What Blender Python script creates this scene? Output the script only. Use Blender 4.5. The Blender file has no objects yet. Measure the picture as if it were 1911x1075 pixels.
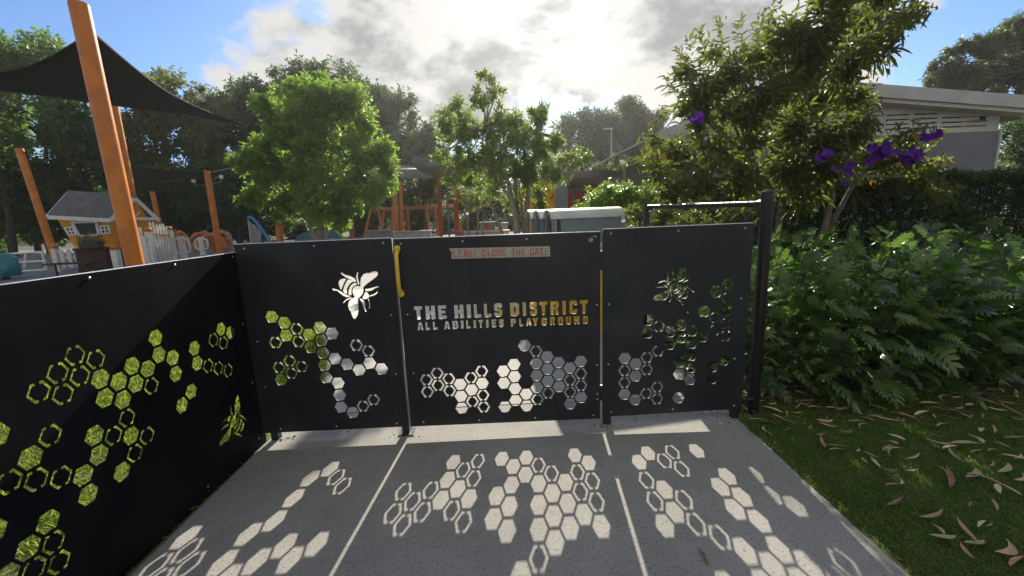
import bpy, bmesh, math, random
import numpy as np
from mathutils import Vector, Matrix, Euler
random.seed(7); RNG = np.random.default_rng(11)
SC = bpy.context.scene; COL = SC.collection
R_ = math.radians

# ------------------------------------------------------------------ camera
F_PX, PITCH, ROLL, YAW, EYE = 782.53, 0.18302, 0.040433, 0.012884, 1.507
W_PX, H_PX = 1911.0, 1075.0
fwd = Vector((math.sin(YAW)*math.cos(PITCH), math.cos(YAW)*math.cos(PITCH), -math.sin(PITCH)))
r0 = Vector((math.cos(YAW), -math.sin(YAW), 0)); u0 = r0.cross(fwd)
RGT = r0*math.cos(ROLL) - u0*math.sin(ROLL); UPV = u0*math.cos(ROLL) + r0*math.sin(ROLL)
cd = bpy.data.cameras.new('camera'); cam = bpy.data.objects.new('camera', cd); COL.objects.link(cam)
cd.sensor_width = 36; cd.lens = F_PX/W_PX*36; cd.clip_start = 0.05; cd.clip_end = 2000
m = Matrix((RGT, UPV, -fwd)).transposed().to_4x4(); m.translation = (0, 0, EYE); cam.matrix_world = m
SC.camera = cam

def at(px, py, Y):
    d = fwd*F_PX + RGT*(px-W_PX/2) - UPV*(py-H_PX/2); q = d*(Y/d.y); return Vector((q.x, q.y, q.z+EYE))
def gp(px, py, z=0.0):
    d = fwd*F_PX + RGT*(px-W_PX/2) - UPV*(py-H_PX/2); q = d*((z-EYE)/d.z); return Vector((q.x, q.y, z))

# ------------------------------------------------------------------ light
SUN_EL, SUN_AZ = R_(27.0), R_(4.6)
SUNV = Vector((math.sin(SUN_AZ)*math.cos(SUN_EL), math.cos(SUN_AZ)*math.cos(SUN_EL), math.sin(SUN_EL)))
SKY_STRENGTH, SUN_STRENGTH, EXPOSURE = 0.062, 5.0, 1.02
SC.view_settings.view_transform = 'Standard'; SC.view_settings.look = 'None'
SC.view_settings.gamma = 1.0; SC.view_settings.use_curve_mapping = False
SC.view_settings.exposure = EXPOSURE
sl = bpy.data.lights.new('sun', 'SUN'); sl.energy = SUN_STRENGTH; sl.angle = R_(0.5); sl.color = (1.0, 0.92, 0.77)
so = bpy.data.objects.new('sun', sl); COL.objects.link(so); so.rotation_euler = SUNV.to_track_quat('Z', 'Y').to_euler(); so.location = (0, 0, 30)

class NT:
    """tiny node-tree helper"""
    def __init__(s, tree): s.t = tree; s.n = tree.nodes; s.l = tree.links
    def add(s, typ, **kw):
        n = s.n.new(typ)
        for k, v in kw.items():
            if k.startswith('i_'):
                key = k[2:]; key = int(key) if key.isdigit() else key.replace('_', ' ')
                s.put(n.inputs[key], v)
            else: setattr(n, k, v)
        return n
    def put(s, inp, v):
        if isinstance(v, bpy.types.NodeSocket): s.l.new(v, inp)
        else: inp.default_value = v
    def math(s, op, a, b=0.0, clamp=False):
        n = s.n.new('ShaderNodeMath'); n.operation = op; n.use_clamp = clamp; s.put(n.inputs[0], a); s.put(n.inputs[1], b); return n.outputs[0]
    def mix(s, f, a, b, typ='MIX'):
        n = s.n.new('ShaderNodeMix'); n.data_type = 'RGBA'; n.blend_type = typ
        s.put(n.inputs[0], f); s.put(n.inputs[6], a); s.put(n.inputs[7], b); return n.outputs[2]
    def ramp(s, f, stops):
        n = s.n.new('ShaderNodeValToRGB'); e = n.color_ramp.elements
        while len(e) < len(stops): e.new(0.5)
        for k, (p, c) in enumerate(stops):
            e[k].position = p; e[k].color = (c, c, c, 1) if isinstance(c, (int, float)) else (*c, 1)
        s.put(n.inputs[0], f); return n.outputs[0]
    def noise(s, vec, scale, detail=4, rough=.55, dist=0.0):
        n = s.n.new('ShaderNodeTexNoise'); s.put(n.inputs['Vector'], vec); n.inputs['Scale'].default_value = scale
        n.inputs['Detail'].default_value = detail; n.inputs['Roughness'].default_value = rough; n.inputs['Distortion'].default_value = dist
        return n.outputs[0]
    def dot(s, vec, v):
        n = s.n.new('ShaderNodeVectorMath'); n.operation = 'DOT_PRODUCT'; s.put(n.inputs[0], vec); n.inputs[1].default_value = v; return n.outputs['Value']
    def smooth(s, v, a, b):
        n = s.n.new('ShaderNodeMapRange'); n.interpolation_type = 'SMOOTHSTEP'; s.put(n.inputs[0], v)
        n.inputs[1].default_value = a; n.inputs[2].default_value = b; return n.outputs[0]

world = bpy.data.worlds.new("World"); SC.world = world; world.use_nodes = True
w = NT(world.node_tree); w.n.clear()
def build_sky():
    sky = w.add('ShaderNodeTexSky'); sky.sky_type = 'NISHITA'; sky.sun_disc = False
    sky.sun_elevation = SUN_EL; sky.sun_rotation = SUN_AZ; sky.air_density = 1.0; sky.dust_density = 0.6; sky.ozone_density = 1.6
    gen = w.add('ShaderNodeTexCoord').outputs['Generated']
    nrm = w.add('ShaderNodeVectorMath', operation='NORMALIZE'); w.put(nrm.inputs[0], gen); d = nrm.outputs[0]
    sep = w.add('ShaderNodeSeparateXYZ'); w.put(sep.inputs[0], d)
    off = w.add('ShaderNodeMapping'); w.put(off.inputs['Vector'], d); off.inputs['Scale'].default_value = (1, 1, 1.75); off.inputs['Location'].default_value = SKY_OFF
    n1 = w.noise(off.outputs[0], 4.0, 10, .56, .2)
    nb = w.noise(off.outputs[0], 1.8, 3, .5)
    # where the cloud bank lies: thick ahead and to the right of the sun, thin over the far corners, unseen cloud added behind and overhead to neutralise blue shade
    def bump(px, py, lo, hi):
        v = at(px, py, 10) - Vector((0, 0, EYE)); v.normalize(); return w.smooth(w.dot(d, v), math.cos(R_(lo)), math.cos(R_(hi)))
    def plus(a, b, k): return w.math('ADD', a, w.math('MULTIPLY', b, k))
    cover = w.math('MULTIPLY', bump(1040, 70, 36, 14), .20)
    cover = plus(cover, bump(1500, 150, 26, 8), .20); cover = plus(cover, bump(560, 85, 15, 4), .16)
    cover = plus(cover, bump(180, 60, 34, 12), -.12); cover = plus(cover, bump(1860, 10, 16, 5), -.26)
    cover = plus(cover, bump(790, 20, 5, 1), -.12); cover = plus(cover, bump(1230, 215, 6, 1), -.10); cover = plus(cover, bump(1330, 40, 6, 1), -.05)
    cover = plus(cover, w.smooth(sep.outputs[1], .25, -.35), .22); cover = plus(cover, w.smooth(sep.outputs[2], .65, .95), .15)
    dens = w.math('ADD', w.math('ADD', w.math('MULTIPLY', w.math('SUBTRACT', n1, .5), 1.25), w.math('ADD', w.math('MULTIPLY', nb, .25), .365)), cover)
    mask = w.smooth(dens, .53, .66)
    # shading inside the cloud: thick parts grey, thin rims white
    off2 = w.add('ShaderNodeVectorMath', operation='ADD'); w.put(off2.inputs[0], off.outputs[0]); off2.inputs[1].default_value = (.0, .02, .075)
    n2 = w.noise(off2.outputs[0], 4.0, 10, .56, .2)          # the same billows shifted towards the sun: lit rims against grey bases
    n3 = w.noise(off.outputs[0], 8.0, 6, .6, .2)
    rel = w.math('MULTIPLY', w.math('SUBTRACT', n1, n2), 2.2)
    thick = w.smooth(w.math('ADD', w.math('ADD', dens, w.math('MULTIPLY', w.math('SUBTRACT', n3, .5), .60)), w.math('MULTIPLY', rel, -.85)), .62, .98)
    sd = w.dot(d, SUNV)
    glow = w.math('POWER', w.math('MAXIMUM', sd, 0.0), 70.0)
    glow2 = w.math('POWER', w.math('MAXIMUM', sd, 0.0), 9.0)
    white = w.math('ADD', w.math('ADD', CLOUD_W, w.math('MULTIPLY', glow2, .3)), w.math('MULTIPLY', glow, 2.2))
    grey = w.math('ADD', w.math('ADD', CLOUD_G, w.math('MULTIPLY', glow2, .15)), w.math('MULTIPLY', glow, 1.6))
    lum = w.math('ADD', w.math('MULTIPLY', white, w.math('SUBTRACT', 1.0, thick)), w.math('MULTIPLY', grey, thick))
    tint = w.mix(thick, (1.0, .985, .95, 1), (.90, .95, 1.0, 1))
    ccol = w.add('ShaderNodeVectorMath', operation='SCALE'); w.put(ccol.inputs[0], tint); w.put(ccol.inputs['Scale'], lum)
    skyc = w.mix(1.0, sky.outputs[0], (SKY_TINT[0], SKY_TINT[1], SKY_TINT[2], 1), 'MULTIPLY')
    col = w.mix(mask, skyc, ccol.outputs[0])
    bg = w.add('ShaderNodeBackground'); w.put(bg.inputs[0], col); bg.inputs[1].default_value = SKY_STRENGTH
    out = w.add('ShaderNodeOutputWorld'); w.l.new(bg.outputs[0], out.inputs[0])
CLOUD_W, CLOUD_G, SKY_OFF = 5.7, 2.3, (1.1, 7.4, 3.7)
SKY_TINT = (.62, .88, 1.22)
build_sky()

# ------------------------------------------------------------------ materials
def mat(name, col, rough=.6, col2=None, nscale=8.0, lo=.35, hi=.65, metal=0.0, spec=.5, bump=0.0, bscale=60.0, speck=None, detail=5, vec='Object'):
    mt = bpy.data.materials.new(name); mt.use_nodes = True; t = NT(mt.node_tree); t.n.clear()
    b = t.add('ShaderNodeBsdfPrincipled'); o = t.add('ShaderNodeOutputMaterial'); t.l.new(b.outputs[0], o.inputs[0])
    tc = t.add('ShaderNodeTexCoord').outputs[vec]
    c = (*col, 1)
    if col2 is not None: c = t.mix(t.smooth(t.noise(tc, nscale, detail), lo, hi), (*col, 1), (*col2, 1))
    if speck is not None:
        scol, sscale, sl_, sh_ = speck
        c = t.mix(t.smooth(t.noise(tc, sscale, 3, .6), sl_, sh_), c, (*scol, 1))
    t.put(b.inputs['Base Color'], c); b.inputs['Metallic'].default_value = metal
    b.inputs['Specular IOR Level'].default_value = spec
    rn = t.noise(tc, nscale*2.3, 4)
    t.put(b.inputs['Roughness'], t.math('ADD', rough-.08, t.math('MULTIPLY', rn, .16), True))
    if bump:
        bp = t.add('ShaderNodeBump'); bp.inputs['Strength'].default_value = bump; bp.inputs['Distance'].default_value = .01
        t.put(bp.inputs['Height'], t.noise(tc, bscale, 5)); t.l.new(bp.outputs[0], b.inputs['Normal'])
    return mt

def leafmat(name, dark, mid, light, trans=(.20, .34, .05), tf=.35, rough=.42, spec=.5):
    mt = bpy.data.materials.new(name); mt.use_nodes = True; t = NT(mt.node_tree); t.n.clear()
    rnd = t.add('ShaderNodeNewGeometry').outputs['Random Per Island']
    c = t.ramp(rnd, [(0, dark), (.55, mid), (1, light)])
    b = t.add('ShaderNodeBsdfPrincipled'); t.put(b.inputs['Base Color'], c); b.inputs['Roughness'].default_value = rough
    b.inputs['Specular IOR Level'].default_value = spec
    tr = t.add('ShaderNodeBsdfTranslucent'); t.put(tr.inputs[0], t.mix(.6, c, (*trans, 1)))
    mx = t.add('ShaderNodeMixShader'); mx.inputs[0].default_value = tf
    t.l.new(b.outputs[0], mx.inputs[1]); t.l.new(tr.outputs[0], mx.inputs[2])
    o = t.add('ShaderNodeOutputMaterial'); t.l.new(mx.outputs[0], o.inputs[0]); return mt

# ------------------------------------------------------------------ object helpers
def link(o, parent=None):
    COL.objects.link(o)
    if parent is not None: o.parent = parent
    return o
def tag(o, label, cat, group=None):
    o['label'] = label; o['category'] = cat
    if group: o['group'] = group
    return o
def kind(o, k): o['kind'] = k; return o
def thing(name, label, cat, loc=(0, 0, 0), group=None):
    o = bpy.data.objects.new(name, None); link(o); o.location = loc; o.empty_display_size = .1
    return tag(o, label, cat, group)
def child(o, root):
    """parent o to root keeping world coordinates (roots are unrotated)"""
    o.parent = root; o.matrix_parent_inverse = Matrix.Translation(root_loc(root)).inverted(); return o
def root_loc(root):
    v = Vector(root.location)
    return v
def mesh_np(name, V, T, mt, parent=None, smooth=False):
    """V (n,3) verts; T (m,k) faces, all with k corners, or a list of such arrays"""
    me = bpy.data.meshes.new(name); V = np.asarray(V, np.float32).reshape(-1, 3)
    Ts = T if isinstance(T, list) else [T]
    Ts = [np.asarray(x, np.int32) for x in Ts if len(x)]
    nl = sum(x.size for x in Ts); nf = sum(len(x) for x in Ts)
    me.vertices.add(len(V)); me.vertices.foreach_set('co', V.ravel())
    me.loops.add(nl); me.loops.foreach_set('vertex_index', np.concatenate([x.ravel() for x in Ts]))
    me.polygons.add(nf)
    cnt = np.concatenate([np.full(len(x), x.shape[1]) for x in Ts]); st = np.concatenate([[0], np.cumsum(cnt)[:-1]])
    me.polygons.foreach_set('loop_start', st.astype(np.int32))
    if smooth: me.polygons.foreach_set('use_smooth', np.ones(nf, bool))
    me.update(calc_edges=True); me.validate()
    if mt: me.materials.append(mt)
    o = bpy.data.objects.new(name, me); COL.objects.link(o)
    if parent is not None: child(o, parent)
    return o

class MB:
    """collects boxes, tubes, polygons; build() links them as one mesh object"""
    def __init__(s): s.v = []; s.f = []
    def add(s, vs, fs):
        k = len(s.v); s.v += [tuple(x) for x in vs]; s.f += [tuple(i+k for i in f) for f in fs]; return s
    def box(s, c, size, M=None):
        x, y, z = size[0]/2, size[1]/2, size[2]/2
        vs = [Vector((i*x, j*y, k*z)) for i in (-1, 1) for j in (-1, 1) for k in (-1, 1)]
        if M is not None: vs = [M @ q for q in vs]
        c = Vector(c)
        return s.add([q+c for q in vs], [(0, 1, 3, 2), (4, 6, 7, 5), (0, 4, 5, 1), (2, 3, 7, 6), (0, 2, 6, 4), (1, 5, 7, 3)])
    def bar(s, a, b, wd, th, up=(0, 0, 1)):
        """box section from a to b"""
        a, b = Vector(a), Vector(b); d = (b-a).normalized(); up = Vector(up)
        sd = d.cross(up)
        if sd.length < 1e-4: sd = Vector((1, 0, 0))
        sd.normalize(); n = sd.cross(d)
        vs = [p + sd*(i*wd/2) + n*(j*th/2) for p in (a, b) for i, j in ((-1, -1), (1, -1), (1, 1), (-1, 1))]
        return s.add(vs, [(0, 3, 2, 1), (4, 5, 6, 7)] + [(i, (i+1) % 4, (i+1) % 4+4, i+4) for i in range(4)])
    def tube(s, pts, radii, n=8, cap=True):
        pts = [Vector(p) for p in pts]
        if not hasattr(radii, '__len__'): radii = [radii]*len(pts)
        ref = None; k0 = len(s.v); vs = []
        for i, p in enumerate(pts):
            d = (pts[min(i+1, len(pts)-1)] - pts[max(i-1, 0)]).normalized()
            if ref is None: ref = Vector((1, 0, 0)) if abs(d.x) < .8 else Vector((0, 1, 0))
            a = (ref - d*ref.dot(d)).normalized(); ref = a; b = d.cross(a)
            vs += [p + (a*math.cos(q*math.tau/n) + b*math.sin(q*math.tau/n))*radii[i] for q in range(n)]
        fs = [(i*n+q, i*n+(q+1) % n, (i+1)*n+(q+1) % n, (i+1)*n+q) for i in range(len(pts)-1) for q in range(n)]
        if cap: fs += [tuple(range(n-1, -1, -1)), tuple((len(pts)-1)*n+q for q in range(n))]
        return s.add(vs, fs)
    def prism(s, poly, vec):
        """planar polygon (3-d points) extruded by vec"""
        n = len(poly); vec = Vector(vec); vs = [Vector(p) for p in poly] + [Vector(p)+vec for p in poly]
        return s.add(vs, [tuple(range(n-1, -1, -1)), tuple(range(n, 2*n))] + [(i, (i+1) % n, (i+1) % n+n, i+n) for i in range(n)])
    def lathe(s, c, prof, n=16):
        c = Vector(c); vs = [c + Vector((r*math.cos(q*math.tau/n), r*math.sin(q*math.tau/n), z)) for r, z in prof for q in range(n)]
        fs = [(i*n+q, i*n+(q+1) % n, (i+1)*n+(q+1) % n, (i+1)*n+q) for i in range(len(prof)-1) for q in range(n)]
        return s.add(vs, fs + [tuple(range(n-1, -1, -1)), tuple((len(prof)-1)*n+q for q in range(n))])
    def ball(s, c, r, n=10, sq=1.0):
        return s.lathe(c, [(max(1e-4, r*math.sin(math.pi*i/6)), -r*sq*math.cos(math.pi*i/6)) for i in range(7)], n)
    def build(s, name, mt, parent=None, smooth=False, bevel=0.0):
        me = bpy.data.meshes.new(name); me.from_pydata(s.v, [], s.f); me.validate(); mt and me.materials.append(mt)
        if bevel or True:
            bm = bmesh.new(); bm.from_mesh(me); bmesh.ops.recalc_face_normals(bm, faces=bm.faces)
            if bevel:
                ed = [e for e in bm.edges if len(e.link_faces) == 2 and e.calc_face_angle(0) > .6]
                bmesh.ops.bevel(bm, geom=ed, offset=bevel, segments=2, affect='EDGES', profile=.6)
            bm.to_mesh(me); bm.free()
        if smooth:
            me.shade_smooth()
            try: me.set_sharp_from_angle(angle=R_(40))
            except Exception: pass
        o = bpy.data.objects.new(name, me); COL.objects.link(o)
        if parent is not None: child(o, parent)
        return o

def sheet(loops, thick, name):
    """flat cut-out sheet: first loop is the outline, others are holes; local x,y plane, centred in z"""
    cu = bpy.data.curves.new(name, 'CURVE'); cu.dimensions = '2D'; cu.fill_mode = 'BOTH'; cu.extrude = thick/2
    for lp in loops:
        s = cu.splines.new('POLY'); s.points.add(len(lp)-1); s.use_cyclic_u = True
        for q, (x, y) in zip(s.points, lp): q.co = (x, y, 0, 1)
    o = bpy.data.objects.new(name, cu); COL.objects.link(o)
    dg = bpy.context.evaluated_depsgraph_get(); dg.update()
    me = bpy.data.meshes.new_from_object(o.evaluated_get(dg)); me.name = name
    bpy.data.objects.remove(o); bpy.data.curves.remove(cu)
    return me
def place_mesh(me, name, mt, M, parent):
    me.transform(M); me.materials.clear(); me.materials.append(mt)
    o = bpy.data.objects.new(name, me); COL.objects.link(o); child(o, parent); return o
# vertical sheet facing the viewer: local (x, y) -> world (x, Y, y)
def upright(Y, x0=0.0): return Matrix.Translation((x0, Y, 0)) @ Matrix.Rotation(R_(90), 4, 'X')

# ------------------------------------------------------------------ foliage helpers
LEAF_NEAR_V = np.array([(0, 0, 0), (.33, 0, -.10), (.7, 0, -.12), (1, 0, 0), (.33, .5, .06), (.7, .36, .04), (.33, -.5, .06), (.7, -.36, .04)], np.float32)
LEAF_NEAR_F = np.array([(0, 1, 4), (0, 6, 1), (1, 2, 5), (1, 5, 4), (1, 6, 7), (1, 7, 2), (2, 3, 5), (2, 7, 3)], np.int32)
LEAF_FAR_V = np.array([(0, 0, 0), (.45, .5, .05), (1, 0, 0), (.45, -.5, .05)], np.float32)
LEAF_FAR_F = np.array([(0, 3, 2, 1)], np.int32)
BLADE_V = np.array([(0, .5, 0), (0, -.5, 0), (.6, -.36, .12), (.6, .36, .12), (1, 0, .02)], np.float32)
BLADE_F = np.array([(0, 1, 2), (0, 2, 3), (3, 2, 4)], np.int32)
def unit(a): return a/np.maximum(np.linalg.norm(a, axis=-1, keepdims=True), 1e-6)
def rdir(n): return unit(RNG.normal(size=(n, 3)))
def leaves(P, Dv, Nv, L, Wd, TV, TF, droop=0.0):
    """one leaf per row: position, axis, normal, length, width -> verts, faces"""
    P = np.asarray(P); D_ = unit(np.asarray(Dv)); S = unit(np.cross(Nv, D_)); N = np.cross(D_, S)
    t, wv, b = TV[:, 0], TV[:, 1], TV[:, 2]
    V = P[:, None] + D_[:, None]*(t[None, :, None]*L[:, None, None]) + S[:, None]*(wv[None, :, None]*Wd[:, None, None]) + N[:, None]*(b[None, :, None]*L[:, None, None]*.6)
    if droop: V[:, :, 2] -= droop*(t[None, :]**2)*L[:, None]
    n, k = len(P), len(TV); F = (TF[None] + (np.arange(n)*k)[:, None, None]).reshape(-1, TF.shape[1])
    return V.reshape(-1, 3), F
def shoots(T, Dv, nl, slen, ll, lw, ang=55, rand=.35, near=True, droop=.25):
    """leafy shoots ending at points T heading Dv, nl leaves each"""
    n = len(T); Dv = unit(Dv); a = unit(np.cross(Dv, unit(RNG.normal(size=(n, 3))))); b = np.cross(Dv, a)
    tt = np.linspace(.05, 1, nl)[None, :] + RNG.uniform(-.05, .05, (n, nl))
    az = (np.arange(nl)*2.4)[None, :] + RNG.uniform(0, 6.28, (n, 1)) + RNG.normal(0, .3, (n, nl))
    an = np.radians(ang + 18*(.5-tt)*2) + RNG.normal(0, rand*.5, (n, nl))
    perp = a[:, None]*np.cos(az)[..., None] + b[:, None]*np.sin(az)[..., None]
    LD = Dv[:, None]*np.cos(an)[..., None] + perp*np.sin(an)[..., None] + RNG.normal(0, rand*.3, (n, nl, 3))
    P = T[:, None] - Dv[:, None]*(slen*(1-tt))[..., None]
    N = Dv[:, None] - LD*np.sum(LD*Dv[:, None], -1, keepdims=True) + RNG.normal(0, rand*.5, (n, nl, 3)) + np.array([0, 0, .25])
    k = n*nl; L = ll*RNG.uniform(.6, 1.2, k); Wd = lw*RNG.uniform(.7, 1.2, k)
    TV, TF = (LEAF_NEAR_V, LEAF_NEAR_F) if near else (LEAF_FAR_V, LEAF_FAR_F)
    return leaves(P.reshape(-1, 3), LD.reshape(-1, 3), N.reshape(-1, 3), L, Wd, TV, TF, droop)
def lobe_pts(lobes, dens, up=.45, shell=.5, squash=1.0):
    """shoot tips and directions spread through lobes (centre, radius); dens = tips per square metre of lobe surface"""
    P, Dd, C = [], [], []
    for c, r in lobes:
        n = max(4, int(dens*r*r*12.57*.6)); d = rdir(n); rr = r*(shell + (1-shell)*RNG.uniform(0, 1, n)**.6)*(1+RNG.normal(0, .10, n))
        q = d*rr[:, None]; q[:, 2] *= squash
        P.append(q+np.array(c)); Dd.append(unit(d + np.array([0, 0, up]) + RNG.normal(0, .35, (n, 3)))); C.append(np.tile(np.array(c), (n, 1)))
    return np.concatenate(P), np.concatenate(Dd), np.concatenate(C)
def clumps(lobes, k=5, fr=.50, jit=.25):
    """break each lobe into smaller clumps on and inside its surface so that gaps open between them"""
    out = []
    for c, r in lobes:
        for d in rdir(k):
            q = Vector(d)*r*(.72+RNG.normal(0, .08)); out.append((Vector(c)+q, r*fr*(1+RNG.uniform(-jit, jit))))
    return out
def join(parts):
    V, F, k = [], [], 0
    for v, f in parts: V.append(v); F.append(f+k); k += len(v)
    return np.concatenate(V), np.concatenate(F)
def limb(a, b, sag=.08, n=5):
    a, b = Vector(a), Vector(b); L = (b-a).length; j = Vector(RNG.normal(0, 1, 3))*L*sag
    return [a.lerp(b, i/(n-1)) + j*math.sin(math.pi*i/(n-1)) + Vector((0, 0, L*.06*math.sin(math.pi*i/(n-1)))) for i in range(n)]
def make_tree(name, label, cat, base, stems, lobes, barkm, leafm, dens, nl, slen, ll, lw, ang=55, near=True, up=.45, shell=.5,
              r0=.1, twigs=5, sub=None, group=None, droop=.25, extra=None, squash=1.0, crown='crown'):
    """stems: list of polylines from the ground (world points) with the fork at their end; lobes: (centre, radius)"""
    t = thing(name, label, cat, base, group); b = MB()
    for st in stems:
        n = len(st); b.tube(st, [r0*(1-.55*i/(n-1)) for i in range(n)], 7)
    P, Dd, C = lobe_pts(clumps(lobes, *sub) if sub else lobes, dens, up, shell, squash)
    ends = [s[-1] for s in stems]
    for c, r in lobes:
        e = min(ends, key=lambda q: (Vector(q)-Vector(c)).length)
        b.tube(limb(e, c, .06), [r0*.42, r0*.36, r0*.28, r0*.2, r0*.14], 5, False)
        for _ in range(twigs):
            d = Vector(rdir(1)[0]); d.z = d.z*.7+.25
            b.tube(limb(c, Vector(c)+d*r*.95, .08, 4), [r0*.15, r0*.11, r0*.08, r0*.04], 4, False)
    b.build('trunk', barkm, t, True)
    parts = [shoots(P, Dd, nl, slen, ll, lw, ang, near=near, droop=droop)]
    if extra: parts += extra
    V, F = join(parts); mesh_np(crown, V, F, leafm, t)
    return t
def px_lobes(rows, Y, dy=.6, sc=F_PX):
    """(px, py, r_px[, depth offset]) -> lobes"""
    out = []
    for q in rows:
        yy = Y + (q[3] if len(q) > 3 else random.uniform(-dy, dy)); out.append((at(q[0], q[1], yy), q[2]/sc*yy*.98))
    return out

# ================================================================== SETTING
M_ground = mat('ground_soil', (.060, .050, .036), .95, (.035, .040, .022), 1.3, bump=.5, bscale=25)
M_bed = mat('bed_mulch', (.050, .036, .025), .95, (.022, .017, .012), 9, bump=.9, bscale=45, speck=((.16, .10, .06), 55, .60, .68))
M_soft = mat('rubber_softfall', (.17, .18, .20), .9, (.12, .13, .15), 2.0, speck=((.30, .31, .33), 160, .62, .7))
M_turf = mat('turf_soil', (.075, .105, .022), .95, (.12, .11, .045), 5, bump=.5, bscale=50)
def concrete(name, base, col2, pit):
    mt = bpy.data.materials.new(name); mt.use_nodes = True; t = NT(mt.node_tree); t.n.clear()
    b = t.add('ShaderNodeBsdfPrincipled'); o = t.add('ShaderNodeOutputMaterial'); t.l.new(b.outputs[0], o.inputs[0])
    tc = t.add('ShaderNodeTexCoord').outputs['Object']
    c = t.mix(t.smooth(t.noise(tc, 2.2, 6, .62), .33, .68), (*base, 1), (*col2, 1))
    c = t.mix(t.math('MULTIPLY', t.smooth(t.noise(tc, 14, 4, .65, .6), .60, .74), .30), c, (base[0]*.55, base[1]*.54, base[2]*.5, 1))
    # exposed fine aggregate: dark and pale grains
    g = t.noise(tc, 75, 3, .75); c = t.mix(t.math('MULTIPLY', t.smooth(g, .565, .63), pit), c, (.06, .06, .065, 1))
    g2 = t.noise(tc, 190, 2, .6); c = t.mix(t.math('MULTIPLY', t.smooth(g2, .62, .70), pit*.5), c, (.62, .60, .55, 1))
    st = t.noise(tc, .9, 5, .6, 1.0); c = t.mix(t.math('MULTIPLY', t.smooth(st, .54, .70), .34), c, (.16, .155, .14, 1))
    bm_ = t.add('ShaderNodeMapping'); t.put(bm_.inputs['Vector'], tc); bm_.inputs['Scale'].default_value = (2.2, 60, 1); bm_.inputs['Rotation'].default_value = (0, 0, .12)
    br = t.noise(bm_.outputs[0], 1.6, 4, .6); c = t.mix(t.math('MULTIPLY', t.smooth(br, .50, .72), .22), c, (base[0]*1.35, base[1]*1.35, base[2]*1.35, 1))
    t.put(b.inputs['Base Color'], c); b.inputs['Roughness'].default_value = .88; b.inputs['Specular IOR Level'].default_value = .3
    bp = t.add('ShaderNodeBump'); bp.inputs['Strength'].default_value = .35; bp.inputs['Distance'].default_value = .003
    t.put(bp.inputs['Height'], t.math('ADD', t.noise(tc, 120, 3), t.math('MULTIPLY', g, 1.0))); t.l.new(bp.outputs[0], b.inputs['Normal']); return mt
M_conc = concrete('concrete_aggregate', (.305, .296, .276), (.25, .242, .226), .70)
M_conc2 = concrete('concrete_broom', (.37, .362, .34), (.32, .312, .295), .25)

def flat(name, poly, z, mt):
    b = MB(); b.add([(x, y, z) for x, y in poly], [tuple(range(len(poly)))]); return kind(b.build(name, mt), 'structure')
flat('ground', [(-120, -40), (120, -40), (120, 110), (-120, 110)], -.012, M_ground)
flat('playground_surface', [(-60, 10.5), (-6.2, 9.3), (-3.2, 11.5), (-2, 26), (-3, 30), (-60, 34)], .004, M_soft)
flat('garden_bed', [(1.62, 2.95), (2.1, 2.86), (2.8, 2.62), (4.0, 2.72), (12, 2.5), (12, 12), (1.62, 12)], -.004, M_bed)
flat('lawn_soil', [(-9, -1), (-1.70, -1), (-1.70, 3.2), (-1.80, 4.2), (-2.6, 5.8), (-5.5, 9.3), (-9, 10.3)], -.008, M_turf)
flat('verge_soil', [(1.56, -1), (7, -1), (7, 2.62), (4.0, 2.72), (2.8, 2.62), (2.1, 2.86), (1.56, 2.95)], -.008, mat('verge_soil', (.045, .080, .018), .95, (.075, .070, .034), 7, bump=.6, bscale=60))

def slab(poly, z, thick, mt, bev=.008):
    b = MB(); b.prism([(x, y, z) for x, y in poly], (0, 0, -thick)); o = b.build('path', mt, bevel=bev); return kind(o, 'structure')
slab([(-1.745, -16), (1.585, -16), (1.572, 1.6), (1.585, 2.3), (1.60, 3.095), (-1.705, 3.075)], 0, .12, M_conc)
slab([(-1.712, 3.087), (1.60, 3.107), (1.615, 4.2), (1.45, 6), (.8, 9), (1.2, 12.5), (3, 15.5), (9, 17), (9, 18.2), (2, 17.2), (-.4, 14.5), (-4.5, 12.2), (-9, 11.4), (-9, 10.0), (-5.2, 9.0), (-2.75, 5.85), (-2.0, 4.45), (-1.79, 3.85)], -.001, .12, M_conc2, .006)
def worn_paint():
    mt = bpy.data.materials.new('worn_yellow_paint'); mt.use_nodes = True; t = NT(mt.node_tree); t.n.clear()
    b = t.add('ShaderNodeBsdfPrincipled'); o = t.add('ShaderNodeOutputMaterial'); t.l.new(b.outputs[0], o.inputs[0])
    tc = t.add('ShaderNodeTexCoord').outputs['Object']; sp = t.add('ShaderNodeSeparateXYZ'); t.put(sp.inputs[0], tc)
    n = t.math('ADD', t.noise(tc, 5.5, 6, .62, .5), t.math('MULTIPLY', sp.outputs[0], .13))
    f = t.mix(t.smooth(n, .47, .50), (.52, .505, .46, 1), (.62, .40, .035, 1))
    f = t.mix(t.math('MULTIPLY', t.smooth(t.noise(tc, 13, 4, .6), .62, .66), .75), f, (.20, .15, .06, 1))
    t.put(b.inputs['Base Color'], f); b.inputs['Roughness'].default_value = .8; return mt
flat('path_marking', [(-1.9, 4.95), (-.4, 4.85), (1.45, 4.95), (1.38, 6.0), (.95, 7.6), (.70, 9.1), (-4.0, 8.6), (-3.2, 6.6), (-2.5, 5.75)], .003, worn_paint())
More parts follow.
